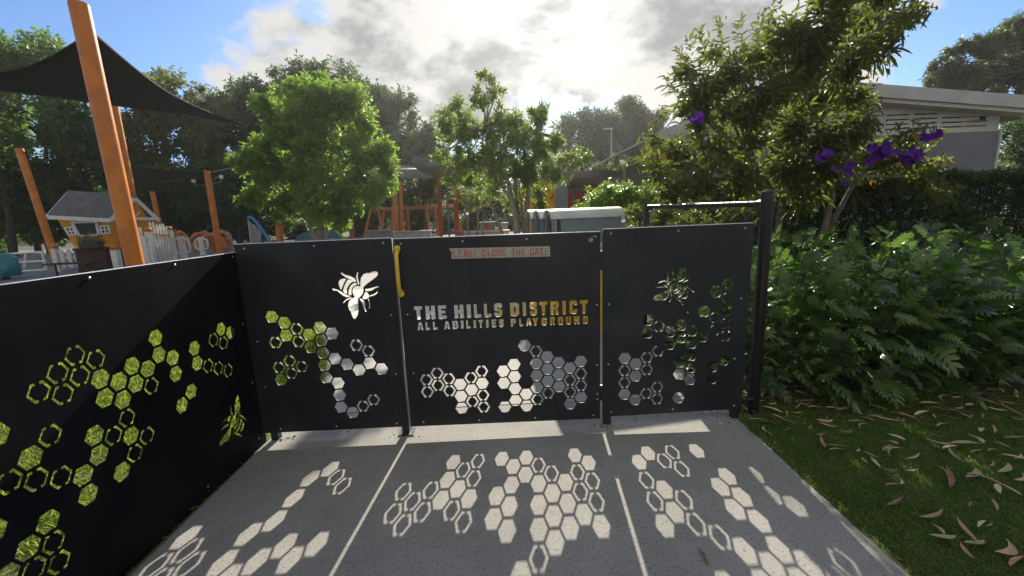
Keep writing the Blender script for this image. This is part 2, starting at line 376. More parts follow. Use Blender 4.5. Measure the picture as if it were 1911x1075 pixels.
# crumbs of mortar dirt, kept as raised grit at the feet of the posts (one scatter)
def scatter_grit():
    pts = []
    for cx, cy, n, r in ((-.745, 2.70, 26, .055), (.64, 2.71, 20, .05), (-1.58, 2.72, 16, .05), (1.5, 2.70, 18, .07), (-1.3, 2.85, 22, .22), (.9, 2.82, 40, .28)):
        for _ in range(n): pts.append((cx+RNG.normal(0, r), cy+RNG.normal(0, r*.35), abs(RNG.normal(0, .003))+.003))
    b = MB()
    for x, y, s in pts: b.ball((x, y, s*.4), s, 5, .6)
    kind(b.build('grit', mat('grit', (.16, .13, .10), .95)), 'stuff')
scatter_grit()

# ================================================================== GATE AND CUT-OUT PANELS
def panel_mat(name='black_laminate', spec=.42, k=1.0):
    mt = bpy.data.materials.new(name); mt.use_nodes = True; t = NT(mt.node_tree); t.n.clear()
    b = t.add('ShaderNodeBsdfPrincipled'); o = t.add('ShaderNodeOutputMaterial'); t.l.new(b.outputs[0], o.inputs[0])
    tc = t.add('ShaderNodeTexCoord').outputs['Object']
    c = t.mix(t.smooth(t.noise(tc, 3.5, 6, .62, .4), .35, .72), (.0080*k, .0092*k, .0130*k, 1), (.0165*k, .0172*k, .0215*k, 1))
    mp = t.add('ShaderNodeMapping'); t.put(mp.inputs['Vector'], tc); mp.inputs['Scale'].default_value = (3, 3, 40); mp.inputs['Rotation'].default_value = (0, .35, 0)
    scr = t.smooth(t.noise(mp.outputs[0], 5.0, 3, .6), .72, .76)
    c = t.mix(t.math('MULTIPLY', scr, .55), c, (.13, .13, .14, 1))
    mp2 = t.add('ShaderNodeMapping'); t.put(mp2.inputs['Vector'], tc); mp2.inputs['Scale'].default_value = (22, 22, .9)
    c = t.mix(t.math('MULTIPLY', t.smooth(t.noise(mp2.outputs[0], 1.0, 4, .6), .52, .78), .18), c, (.040*k, .041*k, .044*k, 1))
    c = t.mix(t.math('MULTIPLY', t.smooth(t.noise(tc, 30, 3, .6, 1.5), .70, .76), .45), c, (.085, .085, .085, 1))
    dust = t.smooth(t.noise(tc, 1.6, 5, .6), .50, .72); c = t.mix(t.math('MULTIPLY', dust, .5), c, (.036*k, .035*k, .034*k, 1))
    t.put(b.inputs['Base Color'], c); b.inputs['Specular IOR Level'].default_value = spec
    t.put(b.inputs['Roughness'], t.math('ADD', .42, t.math('MULTIPLY', t.noise(tc, 7, 5), .28)))
    bp = t.add('ShaderNodeBump'); bp.inputs['Strength'].default_value = .12; bp.inputs['Distance'].default_value = .004
    t.put(bp.inputs['Height'], t.noise(tc, 220, 3)); t.l.new(bp.outputs[0], b.inputs['Normal']); return mt
M_panel = panel_mat(k=1.3); M_panel_wing = panel_mat('black_laminate_unlit', .06, .6)  # wing: same laminate, darkened and dulled so grazing sun does not show
M_steel = mat('black_steel', (.016, .016, .018), .42, (.03, .03, .032), 12)
M_bolt = mat('bolt_zinc', (.55, .55, .56), .35, metal=.9)
M_yel = mat('yellow_enamel', (.78, .56, .05), .38, (.70, .48, .05), 18)

SP, RHEX = .08722, .0446
def hexa(x, y, r): return [(x+r*math.cos(k*math.pi/3), y+r*math.sin(k*math.pi/3)) for k in range(6)]
def hring(x, y, R):
    r = R*.69; H, h, g = R*.866, r*.866, R*.13
    half = [(g, H), (R/2, H), (R, 0), (R/2, -H), (g, -H), (g, -h), (r/2, -h), (r, 0), (r/2, h), (g, h)]
    return [[(x+a, y+b) for a, b in half], [(x-a, y+b) for a, b in half]]
def cells(txt, ox, oz):
    out = []
    for q in txt.split():
        k = q[-1]; c, r = map(int, q[:-1].split(',')); x, y = ox+c*SP*.866, oz+(r+.5*(c % 2))*SP
        out += [hexa(x, y, RHEX)] if k == 's' else hring(x, y, RHEX)
    return out
CELL_L = "-23,-8s -22,-8s -21,-9r -22,-9s -23,-10r -21,-10r -20,-9s -19,-9s -18,-9s -19,-10s -20,-10s -19,-11s -18,-11s -17,-12s -16,-12s -15,-12s -14,-12s -16,-10r -15,-11r -19,-12s -19,-13s -18,-13s -18,-14s -18,-15s -17,-16s -16,-15r -15,-15r -22,-11r -23,-12r -22,-12r -21,-12r -23,-13s"
CELL_A = "-9,-14r -8,-13r -9,-15r -8,-14r -7,-14r -7,-15r -6,-14s -6,-15s -6,-16s -5,-14r -5,-15s -5,-16r -4,-13r -4,-14s -4,-15r -4,-16r"
CELL_B = "-2,-13s -2,-14s -2,-16s -1,-13s -1,-14s -1,-15s -1,-16s 0,-15s 0,-16s 0,-11s 1,-12r 1,-13s 1,-14s 1,-15s 1,-16r 2,-12s 2,-13s 2,-14s 2,-15r 3,-13s 3,-14s 3,-15s 4,-13s 4,-14r 4,-15r 4,-16s 5,-13s 5,-14r 5,-15r 5,-16s"
CELL_R = "10,-12s 10,-13r 10,-14r 10,-15s 11,-13s 11,-14s 11,-16s 12,-12r 12,-13r 12,-15r 13,-12r 13,-15r 13,-16r 15,-16s 14,-11s 12,-9s 12,-10s 13,-10r 14,-10s 15,-10s 15,-11s 16,-10s 16,-11s 17,-11s 17,-9s 18,-9r 18,-10r 19,-9s 19,-10r 19,-11r 19,-8r 19,-7s 18,-7s 16,-12s 15,-13s 16,-13s 15,-14s 16,-14s 18,-13s 19,-13s 18,-14s"
CELL_W = "8,-7s 8,-8s 7,-9s 7,-10s 10,-8s 9,-9s 10,-9s 9,-10r 5,-9s 5,-10s 4,-10r 3,-11r 2,-11r 2,-8s 1,-9s 3,-9r 2,-9r 6,-11s 7,-12s 13,-7r 12,-7r 14,-7r 13,-8r 15,-8r 14,-8r 12,-8s 12,-9s 11,-9s 11,-10s 15,-10r 16,-10s 17,-9s 17,-11r 16,-11r 15,-12r 14,-12s 14,-13s 13,-11s 13,-12s 12,-11r 11,-12s 10,-12r 11,-11r 11,-13r 12,-13s 16,-13s 16,-14r 17,-14s 16,-15r 17,-15r 18,-14s 18,-12s 20,-9s 20,-10r 21,-10r 20,-12s 21,-12s 21,-13r 22,-9s 19,-13r"

BEE = [
 [(565,402),(572,330),(590,262),(640,200),(700,182),(740,190),(800,166),(850,165),(880,185),(866,235),(830,265),(760,312),(690,355),(630,402),(613,430),(609,480),(588,530),(550,568),(505,598),(500,680),(497,780),(475,870),(440,925),(412,942),(385,915),(368,860),(360,815),(335,780),(325,720),(340,660),(375,615),(430,588),(455,570),(432,530),(424,480),(440,430),(477,400),(520,391)],
 [(345,262),(300,263),(250,275),(217,310),(212,360),(230,420),(247,440),(275,390),(310,325),(343,280)],
 [(374,278),(420,285),(468,312),(420,335),(370,385),(340,440),(335,520),(300,500),(268,462),(300,390),(335,330)],
 [(484,334),(523,368),(470,385),(430,420),(410,480),(408,540),(358,526),(362,470),(385,410),(430,362)],
 [(262,148),(285,145),(325,190),(400,215),(490,265),(505,300),(510,335),(480,312),(430,278),(350,240),(300,200),(270,170)],
 [(92,425),(120,415),(180,435),(240,470),(290,510),(352,542),(402,556),(320,570),(260,530),(180,455),(120,450)],
 [(418,578),(350,582),(290,620),(250,660),(262,668),(310,625),(370,602),(408,590)],
 [(548,165),(560,180),(540,230),(545,290),(556,350),(545,374),(522,320),(512,240),(530,180)],
 [(640,492),(662,500),(690,535),(690,585),(670,604),(620,618),(592,608),(578,588),(603,555),(628,510)],
 [(633,446),(690,445),(760,430),(820,418),(865,412),(862,425),(800,445),(750,475),(690,485),(650,478)],
 [(698,558),(760,545),(810,520),(838,495),(845,510),(810,545),(750,568),(698,573)],
 [(525,605),(560,600),(600,640),(615,690),(610,760),(625,825),(612,830),(590,780),(570,720),(560,665)],
 [(668,618),(685,612),(695,680),(697,730),(685,770),(665,765),(680,735),(678,680)]]
def bee(cx, cz, rot=0.0, sc=1.0):
    c, s = math.cos(rot), math.sin(rot); out = []
    for lp in BEE:
        q = [((x-515)*.000393*sc, -(y-490)*.000400*sc) for x, y in lp]
        out.append([(cx+a*c-b*s, cz+a*s+b*c) for a, b in q])
    return out
YG = 2.70            # the front face of the gate line
TH = .006
def rect(x0, z0, x1, z1): return [(x0, z0), (x1, z0), (x1, z1), (x0, z1)]
def bolts(pts, parent, fn):
    """fn maps (u, z) to the point on the front face and the outward normal"""
    for u, z in pts:
        p, n = fn(u, z); b = MB(); prof = [(.0062, 0), (.0060, .0022), (.0038, .0042), (.0004, .0048)]
        a = n.orthogonal().normalized(); bb = n.cross(a); k = 10
        vs = [p + (a*math.cos(q*math.tau/k)+bb*math.sin(q*math.tau/k))*r + n*h for r, h in prof for q in range(k)]
        fs = [(i*k+q, i*k+(q+1) % k, (i+1)*k+(q+1) % k, (i+1)*k+q) for i in range(len(prof)-1) for q in range(k)]
        b.add(vs, fs); b.build('bolt', M_bolt, parent, True)
front = lambda u, z: (Vector((u, YG, z)), Vector((0, -1, 0)))

# fixed panel on the handle side of the gate
t = thing('honeycomb_fence', 'black fence panel with a sunlit white bee cut-out, beside the yellow gate handle', 'fence', (-1.22, YG, 0), 'black honeycomb panels'); panel_a = t
z0, z1 = .063, 1.363
place_mesh(sheet([[(-1.7177, z0), (-.724, z0), (-.718, z1), (-1.7177, z1)]] + cells(CELL_L, .1906, 1.5378) + bee(-.970, 1.025), TH, 'panel_sheet'), 'panel_sheet', M_panel, upright(YG+TH/2), t)
bolts([(-1.655, 1.335), (-1.215, 1.335), (-.775, 1.335), (-1.665, .72), (-.768, .86), (-.775, .45), (-1.215, .09), (-.80, .09), (-1.60, .09), (-1.66, .40)], t, front)
b = MB(); b.box((-.746, YG+TH+.028, .68), (.050, .050, 1.355)); b.build('post', M_steel, t, bevel=.004)
b = MB(); b.box((-1.655, YG+TH+.028, .66), (.050, .050, 1.32)); b.build('post', M_steel, t, bevel=.004)
b = MB(); b.box((-.746, YG+TH+.028, .004), (.10, .10, .008)); b.build('base_plate', M_steel, t)

# lettering -----------------------------------------------------------
def glyph(ch, sx=.41, sy=.245, cx=.20, c=.11):
    a = sx/2
    box = lambda x0, y0, x1, y1: [(x0, y0), (x1, y0), (x1, y1), (x0, y1)]
    if ch == 'T': return [[(0, 1), (1, 1), (1, 1-sy), (.5+a, 1-sy), (.5+a, 0), (.5-a, 0), (.5-a, 1-sy), (0, 1-sy)]]
    if ch == 'H': return [[(0, 0), (0, 1), (sx, 1), (sx, .5+sy/2), (1-sx, .5+sy/2), (1-sx, 1), (1, 1), (1, 0), (1-sx, 0), (1-sx, .5-sy/2), (sx, .5-sy/2), (sx, 0)]]
    if ch == 'E': return [[(0, 0), (0, 1), (1, 1), (1, 1-sy), (sx, 1-sy), (sx, .5+sy*.45), (.88, .5+sy*.45), (.88, .5-sy*.45), (sx, .5-sy*.45), (sx, sy), (1, sy), (1, 0)]]
    if ch == 'I': return [box(0, 0, 1, 1)]
    if ch == 'L': return [[(0, 0), (0, 1), (sx, 1), (sx, sy), (1, sy), (1, 0)]]
    if ch == 'S': return [[(cx, 1), (1-cx, 1), (1, 1-c), (1, .68), (1-sx, .68), (1-sx, 1-sy), (sx, 1-sy), (sx, .64), (1-cx, .57), (1, .50), (1, c), (1-cx, 0), (cx, 0), (0, c), (0, .32), (sx, .32), (sx, sy), (1-sx, sy), (1-sx, .38), (cx, .44), (0, .52), (0, 1-c)]]
    if ch == 'D': return [[(0, 0), (0, 1), (1-cx, 1), (1, 1-c*1.3), (1, c*1.3), (1-cx, 0)], [(sx, sy), (sx, 1-sy), (1-sx, 1-sy*1.2), (1-sx, sy*1.2)]]
    if ch == 'O': return [[(cx, 0), (0, c), (0, 1-c), (cx, 1), (1-cx, 1), (1, 1-c), (1, c), (1-cx, 0)], [(sx, sy), (sx, 1-sy), (1-sx, 1-sy), (1-sx, sy)]]
    if ch == 'C': return [[(cx, 0), (0, c), (0, 1-c), (cx, 1), (1-cx, 1), (1, 1-c), (1, .66), (1-sx, .66), (1-sx, 1-sy), (sx, 1-sy), (sx, sy), (1-sx, sy), (1-sx, .34), (1, .34), (1, c), (1-cx, 0)]]
    if ch == 'G': return [[(cx, 0), (0, c), (0, 1-c), (cx, 1), (1-cx, 1), (1, 1-c), (1, .68), (1-sx, .68), (1-sx, 1-sy), (sx, 1-sy), (sx, sy), (1-sx, sy), (1-sx, .36), (.52, .36), (.52, .54), (1, .54), (1, c), (1-cx, 0)]]
    if ch == 'R': return [[(0, 0), (0, 1), (1-cx, 1), (1, 1-c), (1, .56), (.84, .44), (1, 0), (1-sx*1.05, 0), (.56, .38), (sx, .38), (sx, 0)], [(sx, .56), (sx, 1-sy*.9), (1-sx, 1-sy*.9), (1-sx, .56)]]
    if ch == 'P': return [[(0, 0), (0, 1), (1-cx, 1), (1, 1-c), (1, .48), (1-cx, .36), (sx, .36), (sx, 0)], [(sx, .55), (sx, 1-sy*.9), (1-sx, 1-sy*.9), (1-sx, .55)]]
    if ch == 'B': return [[(0, 0), (0, 1), (.8, 1), (.96, .90), (.96, .62), (.86, .52), (1, .42), (1, .10), (.82, 0)], [(sx, .59), (sx, .82), (.64, .82), (.64, .59)], [(sx, .18), (sx, .43), (.66, .43), (.66, .18)]]
    if ch == 'A': return [[(0, 0), (.27, 1), (.73, 1), (1, 0), (.68, 0), (.64, .17), (.36, .17), (.32, 0)], [(.40, .36), (.60, .36), (.50, .76)]]
    if ch == 'Y': return [[(.5-a, 0), (.5-a, .38), (0, 1), (sx*1.02, 1), (.5, .66), (1-sx*1.02, 1), (1, 1), (.5+a, .38), (.5+a, 0)]]
    if ch == 'U': return [[(cx, 0), (0, c), (0, 1), (sx, 1), (sx, sy), (1-sx, sy), (1-sx, 1), (1, 1), (1, c), (1-cx, 0)]]
    if ch == 'N': return [[(0, 0), (0, 1), (sx, 1), (1-sx, .45), (1-sx, 1), (1, 1), (1, 0), (1-sx, 0), (sx, .55), (sx, 0)]]
fx1 = lambda px: -.6148 + (px-65)/(1790-65)*(.5331+.6148)
L1 = "T 65 145;H 175 270;E 300 380;H 460 552;I 584 624;L 655 725;L 755 825;S 855 935;D 1015 1103;I 1140 1172;S 1210 1283;T 1305 1385;R 1415 1500;I 1535 1570;C 1605 1683;T 1710 1790"
L2 = "A 83 143;L 165 210;L 238 285;A 350 408;B 433 490;I 517 543;L 570 613;I 643 667;T 693 738;I 768 793;E 825 870;S 897 944;P 1015 1066;L 1100 1140;A 1168 1222;Y 1230 1290;G 1322 1378;R 1408 1456;O 1487 1541;U 1567 1620;N 1648 1706;D 1738 1790"
def letter_cuts(spec, zf, h, **kw):
    """stencil letters cut through the sheet, with the thin bridges that hold their counters"""
    loops, ties = [], []
    for q in spec.split(';'):
        ch, xa, xb = q.split(); x0, x1 = fx1(float(xa)), fx1(float(xb)); zb = zf((x0+x1)/2); gl = glyph(ch, **kw)
        for lp in gl: loops.append([(x0+(x1-x0)*u, zb+h*v) for u, v in lp])
        for lp in gl[1:]: ties.append(((x0+x1)/2, zb-.001, zb+h*(min(v for _, v in lp)+.02)))
    return loops, ties
CUT1, TIE1 = letter_cuts(L1, lambda x: .8180-.006*(x+.04), .0905)
CUT2, TIE2 = letter_cuts(L2, lambda x: .7468-.005*(x+.04), .0535, sx=.42, sy=.26)
# gate leaf
g = thing('gate', 'black playground gate with cut-out stencil lettering and a peeling red notice', 'gate', (-.05, YG, 0))
place_mesh(sheet([[(-.705, .061), (.612, .055), (.616, 1.349), (-.704, 1.356)]] + cells(CELL_A, .1083, 1.576) + cells(CELL_B, .1036, 1.5701) + CUT1 + CUT2, TH, 'panel_sheet'), 'panel_sheet', M_panel, upright(YG+TH/2), g)
bolts([(-.665, 1.325), (-.27, 1.325), (.14, 1.322), (.585, 1.32), (-.66, .86), (.592, .87), (-.655, .45), (.592, .45), (-.615, .09), (-.23, .085), (.16, .083), (.565, .083), (.593, .24), (.593, .20)], g, front)
for x, za, zb in TIE1+TIE2: b = MB(); b.box((x, YG+TH/2, (za+zb)/2), (.0022, TH-.0004, zb-za)); b.build('stencil_bridge', M_panel, g)
b = MB()
for x in (-.683, .592): b.box((x, YG+TH+.016, .70), (.030, .030, 1.24))
for z in (.102, 1.315): b.box((-.046, YG+TH+.016, z), (1.243, .030, .030))
b.build('frame', M_steel, g)
b = MB(); hx = -.688
b.tube([(hx, YG-.014, 1.275), (hx+.001, YG-.042, 1.262), (hx+.001, YG-.050, 1.235), (hx, YG-.050, 1.07), (hx-.001, YG-.042, 1.036), (hx, YG-.014, 1.022)], .0125, 12)
hd = b.build('handle', M_yel, g, True)
for z in (1.297, 1.000):
    b = MB(); b.tube([(hx, YG, z), (hx, YG-.012, z), (hx, YG-.014, z)], [.0195, .0195, .017], 16); b.tube([(hx, YG-.014, z), (hx, YG-.021, z)], [.010, .008], 6); b.bar((hx, YG-.007, z), (hx, YG-.007, 1.27 if z > 1.1 else 1.027), .025, .013, (0, 1, 0)); b.build('handle_mount', M_yel, hd, True)
for za, zb in ((1.10, 1.225), (.19, .30)):
    b = MB(); b.tube([(.6225, YG+.008, za), (.6225, YG+.008, zb)], .0085, 12); b.box((.607, YG+.018, (za+zb)/2), (.030, .006, (zb-za)*.8)); b.box((.640, YG+.018, (za+zb)/2), (.030, .006, (zb-za)*.8)); b.build('hinge', M_steel, g, True)
b = MB(); b.add([(.554+.0155*(1+.06*math.sin(5*a)+.05*math.sin(9*a+1))*math.cos(a), YG-.0012, 1.300+.0155*(1+.06*math.sin(5*a)+.05*math.sin(9*a+1))*math.sin(a)) for a in [k*math.tau/26 for k in range(26)]], [tuple(range(26))])
b.add([(.566+.004*math.cos(a), YG-.0012, 1.321+.004*math.sin(a)) for a in [k*math.tau/10 for k in range(10)]], [tuple(range(10))])
b.build('paint_splat', mat('splat', (.34, .38, .38), .8, (.20, .23, .23), 160), g)

def words(spec):
    out, last = [], None
    for q in spec.split(';'):
        ch, xa, xb = q.split(); xa, xb = float(xa), float(xb)
        if last is None or xa-last > 48: out.append([])
        out[-1].append((ch, xa, xb)); last = xb
    return out
def text_obj(name, spec, fx, zf, h, mt, parent, depth=.0011, th=.0014, extra=None, **kw):
    """spec: 'C x0 x1' in pixels of the reading, fx maps to metres; one mesh per word"""
    for wi, wd in enumerate(words(spec)):
        loops = list(extra or []) if wi == 0 else []
        for ch, xa, xb in wd:
            x0, x1 = fx(xa), fx(xb)
            for lp in glyph(ch, **kw): loops.append([(x0+(x1-x0)*u, zf((x0+x1)/2)+h*v) for u, v in lp])
        place_mesh(sheet(loops, th, name), name, mt, upright(YG-depth), parent)
# torn notice strip
fx2 = lambda px: -.3586 + ((px/5.308+760)-838)/(1026-838)*(.2889+.3586)
b = MB(); zt = lambda x: 1.2755-.016*(x+.03)
out = [(-.3586, zt(-.3586)+.004), (-.335, zt(-.335)+.002), (.2880, zt(.288)), (.2905, zt(.29)-.066), (-.345, zt(-.345)-.0655), (-.347, zt(-.347)-.045), (-.343, zt(-.343)-.030), (-.349, zt(-.349)-.016)]
b.prism([(x, YG-.0006, z) for x, z in out], (0, -.0008, 0))
M_tape = mat('faded_tape', (.46, .46, .36), .7, (.36, .36, .29), 22, speck=((.10, .09, .08), 70, .68, .71))
nb = b.build('notice_strip', M_tape, g)
M_red = mat('faded_red', (.50, .095, .085), .7, (.40, .16, .14), 40, speck=((.44, .40, .32), 110, .64, .68))
NOTE = "L 455 490;E 503 541;A 551 603;S 607 641;E 650 684;C 736 778;L 795 830;O 838 884;S 893 934;E 942 975;T 1030 1072;H 1078 1115;E 1126 1160;G 1212 1256;A 1258 1302;T 1308 1350;E 1362 1395"
x0 = fx2(437); zb = zt(x0)-.0565
text_obj('notice_lettering', NOTE, fx2, lambda x: zt(x)-.0565, .0455, M_red, nb, .0020, .0008, [[(x0-.0005, zb+.022), (x0+.006, zb+.026), (x0+.0075, zb+.036), (x0+.003, zb+.044), (x0-.0005, zb+.044)]], sx=.30, sy=.17)

M_glint = mat('glint_alloy', (.62, .62, .63), .28, metal=.85)  # bright strip added on the panel tops to give a sun glint
def edge_glint(p, q, parent, r=.0036):
    b = MB(); b.tube([p, q], r, 8); b.build('edge_glint', M_glint, parent, True)
edge_glint((-.703, YG+TH/2, 1.3575), (.615, YG+TH/2, 1.3505), g); edge_glint((-1.716, YG+TH/2, 1.3645), (-.719, YG+TH/2, 1.3645), panel_a)
# fixed panel by the pipe post
t = thing('honeycomb_fence', 'black fence panel before the dark garden bed, next to the tall pipe post', 'fence', (1.12, YG, 0), 'black honeycomb panels')
place_mesh(sheet([[(.632, .066), (1.602, .079), (1.610, 1.364), (.630, 1.363)]] + cells(CELL_R, .0266, 1.5349) + bee(1.106, .975, R_(170), .86), TH, 'panel_sheet'), 'panel_sheet', M_panel, upright(YG+TH/2), t)
bolts([(.685, 1.335), (1.12, 1.335), (1.555, 1.335), (.672, .87), (1.555, .87), (.67, .45), (1.535, .45), (.69, .10), (1.12, .10), (1.55, .105), (1.20, .79)], t, front)
b = MB(); b.box((.666, YG+TH+.028, .68), (.052, .050, 1.355)); b.build('post', M_steel, t, bevel=.004)
b = MB(); b.box((1.575, YG+TH+.028, .65), (.052, .050, 1.30)); b.build('post', M_steel, t, bevel=.004)

edge_glint((.631, YG+TH/2, 1.3645), (1.609, YG+TH/2, 1.3655), t)
# wing panel along the path
WA = -.01277; WU = Vector((math.sin(WA), -math.cos(WA), 0)); WN = Vector((math.cos(WA), math.sin(WA), 0)); W0 = Vector((-1.7181, YG, 0))
t = thing('honeycomb_fence', 'long black wing panel along the path edge with grass showing through its cut-outs', 'fence', (-1.74, 1.2, 0), 'black honeycomb panels')
Mw = Matrix(((WU.x, 0, WN.x, W0.x), (WU.y, 0, WN.y, W0.y), (0, 1, 0, 0), (0, 0, 0, 1))) @ Matrix.Translation((0, 0, -TH/2))
place_mesh(sheet([[(-.016, -.01), (3.0, -.01), (3.0, 1.340), (-.016, 1.312)]] + cells(CELL_W, .0835, 1.5735) + [[(u, z) for u, z in lp] for lp in [[(-(x)+0, z) for x, z in q] for q in bee(-.262, .292, R_(165), .88)]], TH, 'panel_sheet'), 'panel_sheet', M_panel_wing, Mw, t)
bolts([(.03, 1.29), (.492, 1.296), (.945, 1.30), (1.40, 1.305), (1.86, 1.31), (.035, .85), (.035, .45), (.06, .06), (.55, .05)], t, lambda u, z: (W0+WU*u+Vector((0, 0, z)), WN))
edge_glint(W0+WU*0-WN*.003+Vector((0, 0, 1.313)), W0+WU*3.0-WN*.003+Vector((0, 0, 1.341)), t)
for u in (.028, 1.522, 2.9): b = MB(); b.box(W0+WU*u-WN*.046+Vector((0, 0, .63)), (.05, .05, 1.26)); b.build('post', M_steel, t)

# chain link fence along the far side of the path
t = thing('chain_link_fence', 'black chain link fence with tall capped pipe post and shiny top rail', 'fence', (1.74, 2.78, 0))
pA, pB = Vector((1.740, 2.785, 0)), Vector((1.50, 4.45, 0))
M_pipe = mat('black_powder_coat', (.007, .007, .008), .34, (.012, .012, .013), 9, spec=.4, bump=.15, bscale=30)
b = MB(); b.lathe(pA, [(.038, -.05), (.038, 1.47)], 20); b.lathe(pA, [(.0405, 1.47), (.0405, 1.55), (.038, 1.562), (.016, 1.574), (.002, 1.576)], 20)
b.lathe(pA, [(.0395, .10), (.043, .10), (.043, .14), (.0395, .14)], 16); b.lathe(pA, [(.0395, 1.46), (.0425, 1.46), (.0425, 1.50), (.0395, 1.50)], 16); b.build('post', M_pipe, t, True)
b = MB(); b.lathe(pB, [(.030, -.05), (.030, 1.50), (.02, 1.52)], 14); b.build('post', M_pipe, t, True)
b = MB(); dr = (pB-pA).normalized(); b.tube([pA+dr*.045+Vector((0, 0, 1.485)), pB+Vector((0, 0, 1.485))], .0215, 14)
for k in range(24):   # tie wire spiralled round the rail
    q = pA+dr*(.09+k*.066)+Vector((0, 0, 1.485)); sd = Vector((-dr.y, dr.x, 0))
    b.tube([q+sd*.0225*math.cos(a)+Vector((0, 0, .0225*math.sin(a)))+dr*(a/6.28*.02) for a in [i*math.tau/10 for i in range(11)]], .0016, 4, False)
b.build('top_rail', M_pipe, t, True)
b = MB(); b.tube([pA+dr*.035+Vector((0, 0, 1.485)), pA+dr*.075+Vector((0, 0, 1.485))], [.030, .027], 14); b.build('clamp', M_pipe, t, True); b = MB(); b.tube([pA+Vector((-.05, -.02, .115)), pA+Vector((-.02, -.03, .12))], [.016, .016], 10); b.build('clamp', M_pipe, t, True)
b = MB(); L = (pB-pA).length; n = int(L/.05)
for k in range(n+1):
    ph = 1 if k % 2 else -1; b.tube([pA+dr*min(L, max(.03, k*.05+.026*(1 if j % 2 else -1)*ph*ph))+Vector((.003*(-1)**k, 0, .06+j*.0345)) for j in range(42)], .0015, 3, False)
    b.tube([pA+dr*min(L, max(.03, k*.05+.026*(-1 if j % 2 else 1)))+Vector((-.003*(-1)**k, 0, .06+j*.0345)) for j in range(42)], .0015, 3, False)
b.build('wire_mesh', M_pipe, t)

# ================================================================== PLAYGROUND BEYOND
M_orange = mat('orange_paint', (.66, .205, .018), .42, (.52, .15, .014), 4, speck=((.36, .12, .03), 26, .62, .70), bump=.15, bscale=20)
M_orange2 = mat('orange_timber', (.55, .20, .05), .6, (.42, .15, .04), 14)
M_red_pole = mat('rust_red_paint', (.42, .085, .035), .5, (.32, .07, .03), 9)
M_white = mat('white_paint', (.78, .78, .76), .5, (.68, .68, .66), 6)
M_grey = mat('grey_paint', (.25, .27, .29), .5, (.21, .23, .25), 4)
M_sail = mat('black_shade_cloth', (.018, .018, .020), .9, (.026, .026, .028), 30, bump=.3, bscale=160)
M_wire = mat('galvanised_wire', (.35, .36, .37), .4, metal=.8)
def pole(label, top, foot_xy, r, mt=M_orange, extra=None, hidden=0):
    t = thing('shade_pole', label, 'pole', (foot_xy[0], foot_xy[1], 0), 'orange shade sail poles'); b = MB()
    top = Vector(top); f = Vector((foot_xy[0], foot_xy[1], 0)); b.tube([f, f.lerp(top, .5), top], r, 18); b.build('pole', mt, t, True)
    b = MB(); d = (top-f).normalized(); b.tube([top, top+d*.012], [r*1.02, r*.96], 18); b.build('end_cap', M_wire if mt is None else mt, t, True); return t
def pole_px(label, x0, y0, x1, y1, Y, r, lean=0.0):
    a = at(x0, y0, Y+lean); c = at(x1, y1, Y); d = (c-a); f = a + d*(a.z/(a.z-c.z)); return pole(label, a, (f.x, f.y), r)
pole_px('tallest thick orange pole standing just behind the long wing panel', 147, 8, 252, 492, 6.0, .105)
pole_px('thick orange pole half hidden behind the tallest pole, under the black sail', 209, 193, 246, 380, 17.4, .185)
pole_px('slender orange pole leaning outward beside the grey roofed playhouse', 36, 278, 98, 466, 17.0, .125)
pole_px('slim orange pole carrying two small white lamps past the picket fence', 386, 319, 411, 472, 21.0, .135)
pole_px('short orange pole seen behind the playhouse gable at the sail tip', 284, 357, 298, 420, 24.0, .12)
pole_px('orange pole standing in front of the dense round tree foliage', 509, 262, 523, 450, 17.6, .14)
# lamps on the slim pole
t = thing('pole_lamp', 'two small white lamps on a thin crossbar of the slim orange pole', 'lamp', at(395, 345, 20.8)); b = MB()
a0, a1, a2 = at(365, 347, 20.9), at(392, 345, 20.8), at(413, 339, 20.8); b.tube([a0, a1, a2], .014, 6); b.tube([a2, at(413, 331, 20.8)], .02, 6); b.tube([a0, at(362, 339, 20.9)], .02, 6); b.build('crossbar', M_wire, t)
for q in (at(413, 330, 20.8), at(361, 338, 20.9)): b = MB(); b.box(q, (.13, .13, .15)); b.build('lamp_head', M_white, t, bevel=.02)

def sail(label, corners, sag, mt, n=18, centre=0.0):
    """four-cornered tensioned cloth with concave edges"""
    A, B_, C_, D_ = [Vector(c) for c in corners]; V = []
    mid = (A+B_+C_+D_)/4
    for i in range(n+1):
        for j in range(n+1):
            u, v = i/n, j/n; p = A*(1-u)*(1-v)+B_*u*(1-v)+C_*u*v+D_*(1-u)*v
            pull = sag*(4*u*(1-u)*abs(2*v-1)**3 + 4*v*(1-v)*abs(2*u-1)**3); p = p.lerp(mid, min(.45, pull)); p.z += centre*16*u*(1-u)*v*(1-v); V.append(tuple(p))
    q = np.arange(n*(n+1)).reshape(n, n+1)[:, :-1].ravel(); F = np.stack([q, q+1, q+n+2, q+n+1], 1)
    t = thing('shade_sail', label, 'shade sail', tuple(A), 'black shade sails'); o = mesh_np('sail_cloth', V, F, mt, t, True)
    s = o.modifiers.new('thick', 'SOLIDIFY'); s.thickness = .012
    b = MB(); ed = [[V[i*(n+1)] for i in range(n+1)], [V[n*(n+1)+j] for j in range(n+1)], [V[i*(n+1)+n] for i in range(n, -1, -1)], [V[j] for j in range(n, -1, -1)]]
    for e in ed: b.tube(e, .016, 5, False)
    b.build('edge_cable', M_sail, t); return t
sail('large black shade sail slung high from the tallest orange pole', [at(172, 60, 6.05), at(447, 232, 13.2), at(212, 193, 17.2), at(-190, 150, 9.0)], .20, M_sail, centre=-.15)
sail('low black shade sail stretched behind the playhouse roof', [at(42, 283, 16.9), at(381, 324, 20.7), at(285, 358, 23.5), at(120, 290, 25.0)], .24, M_sail)
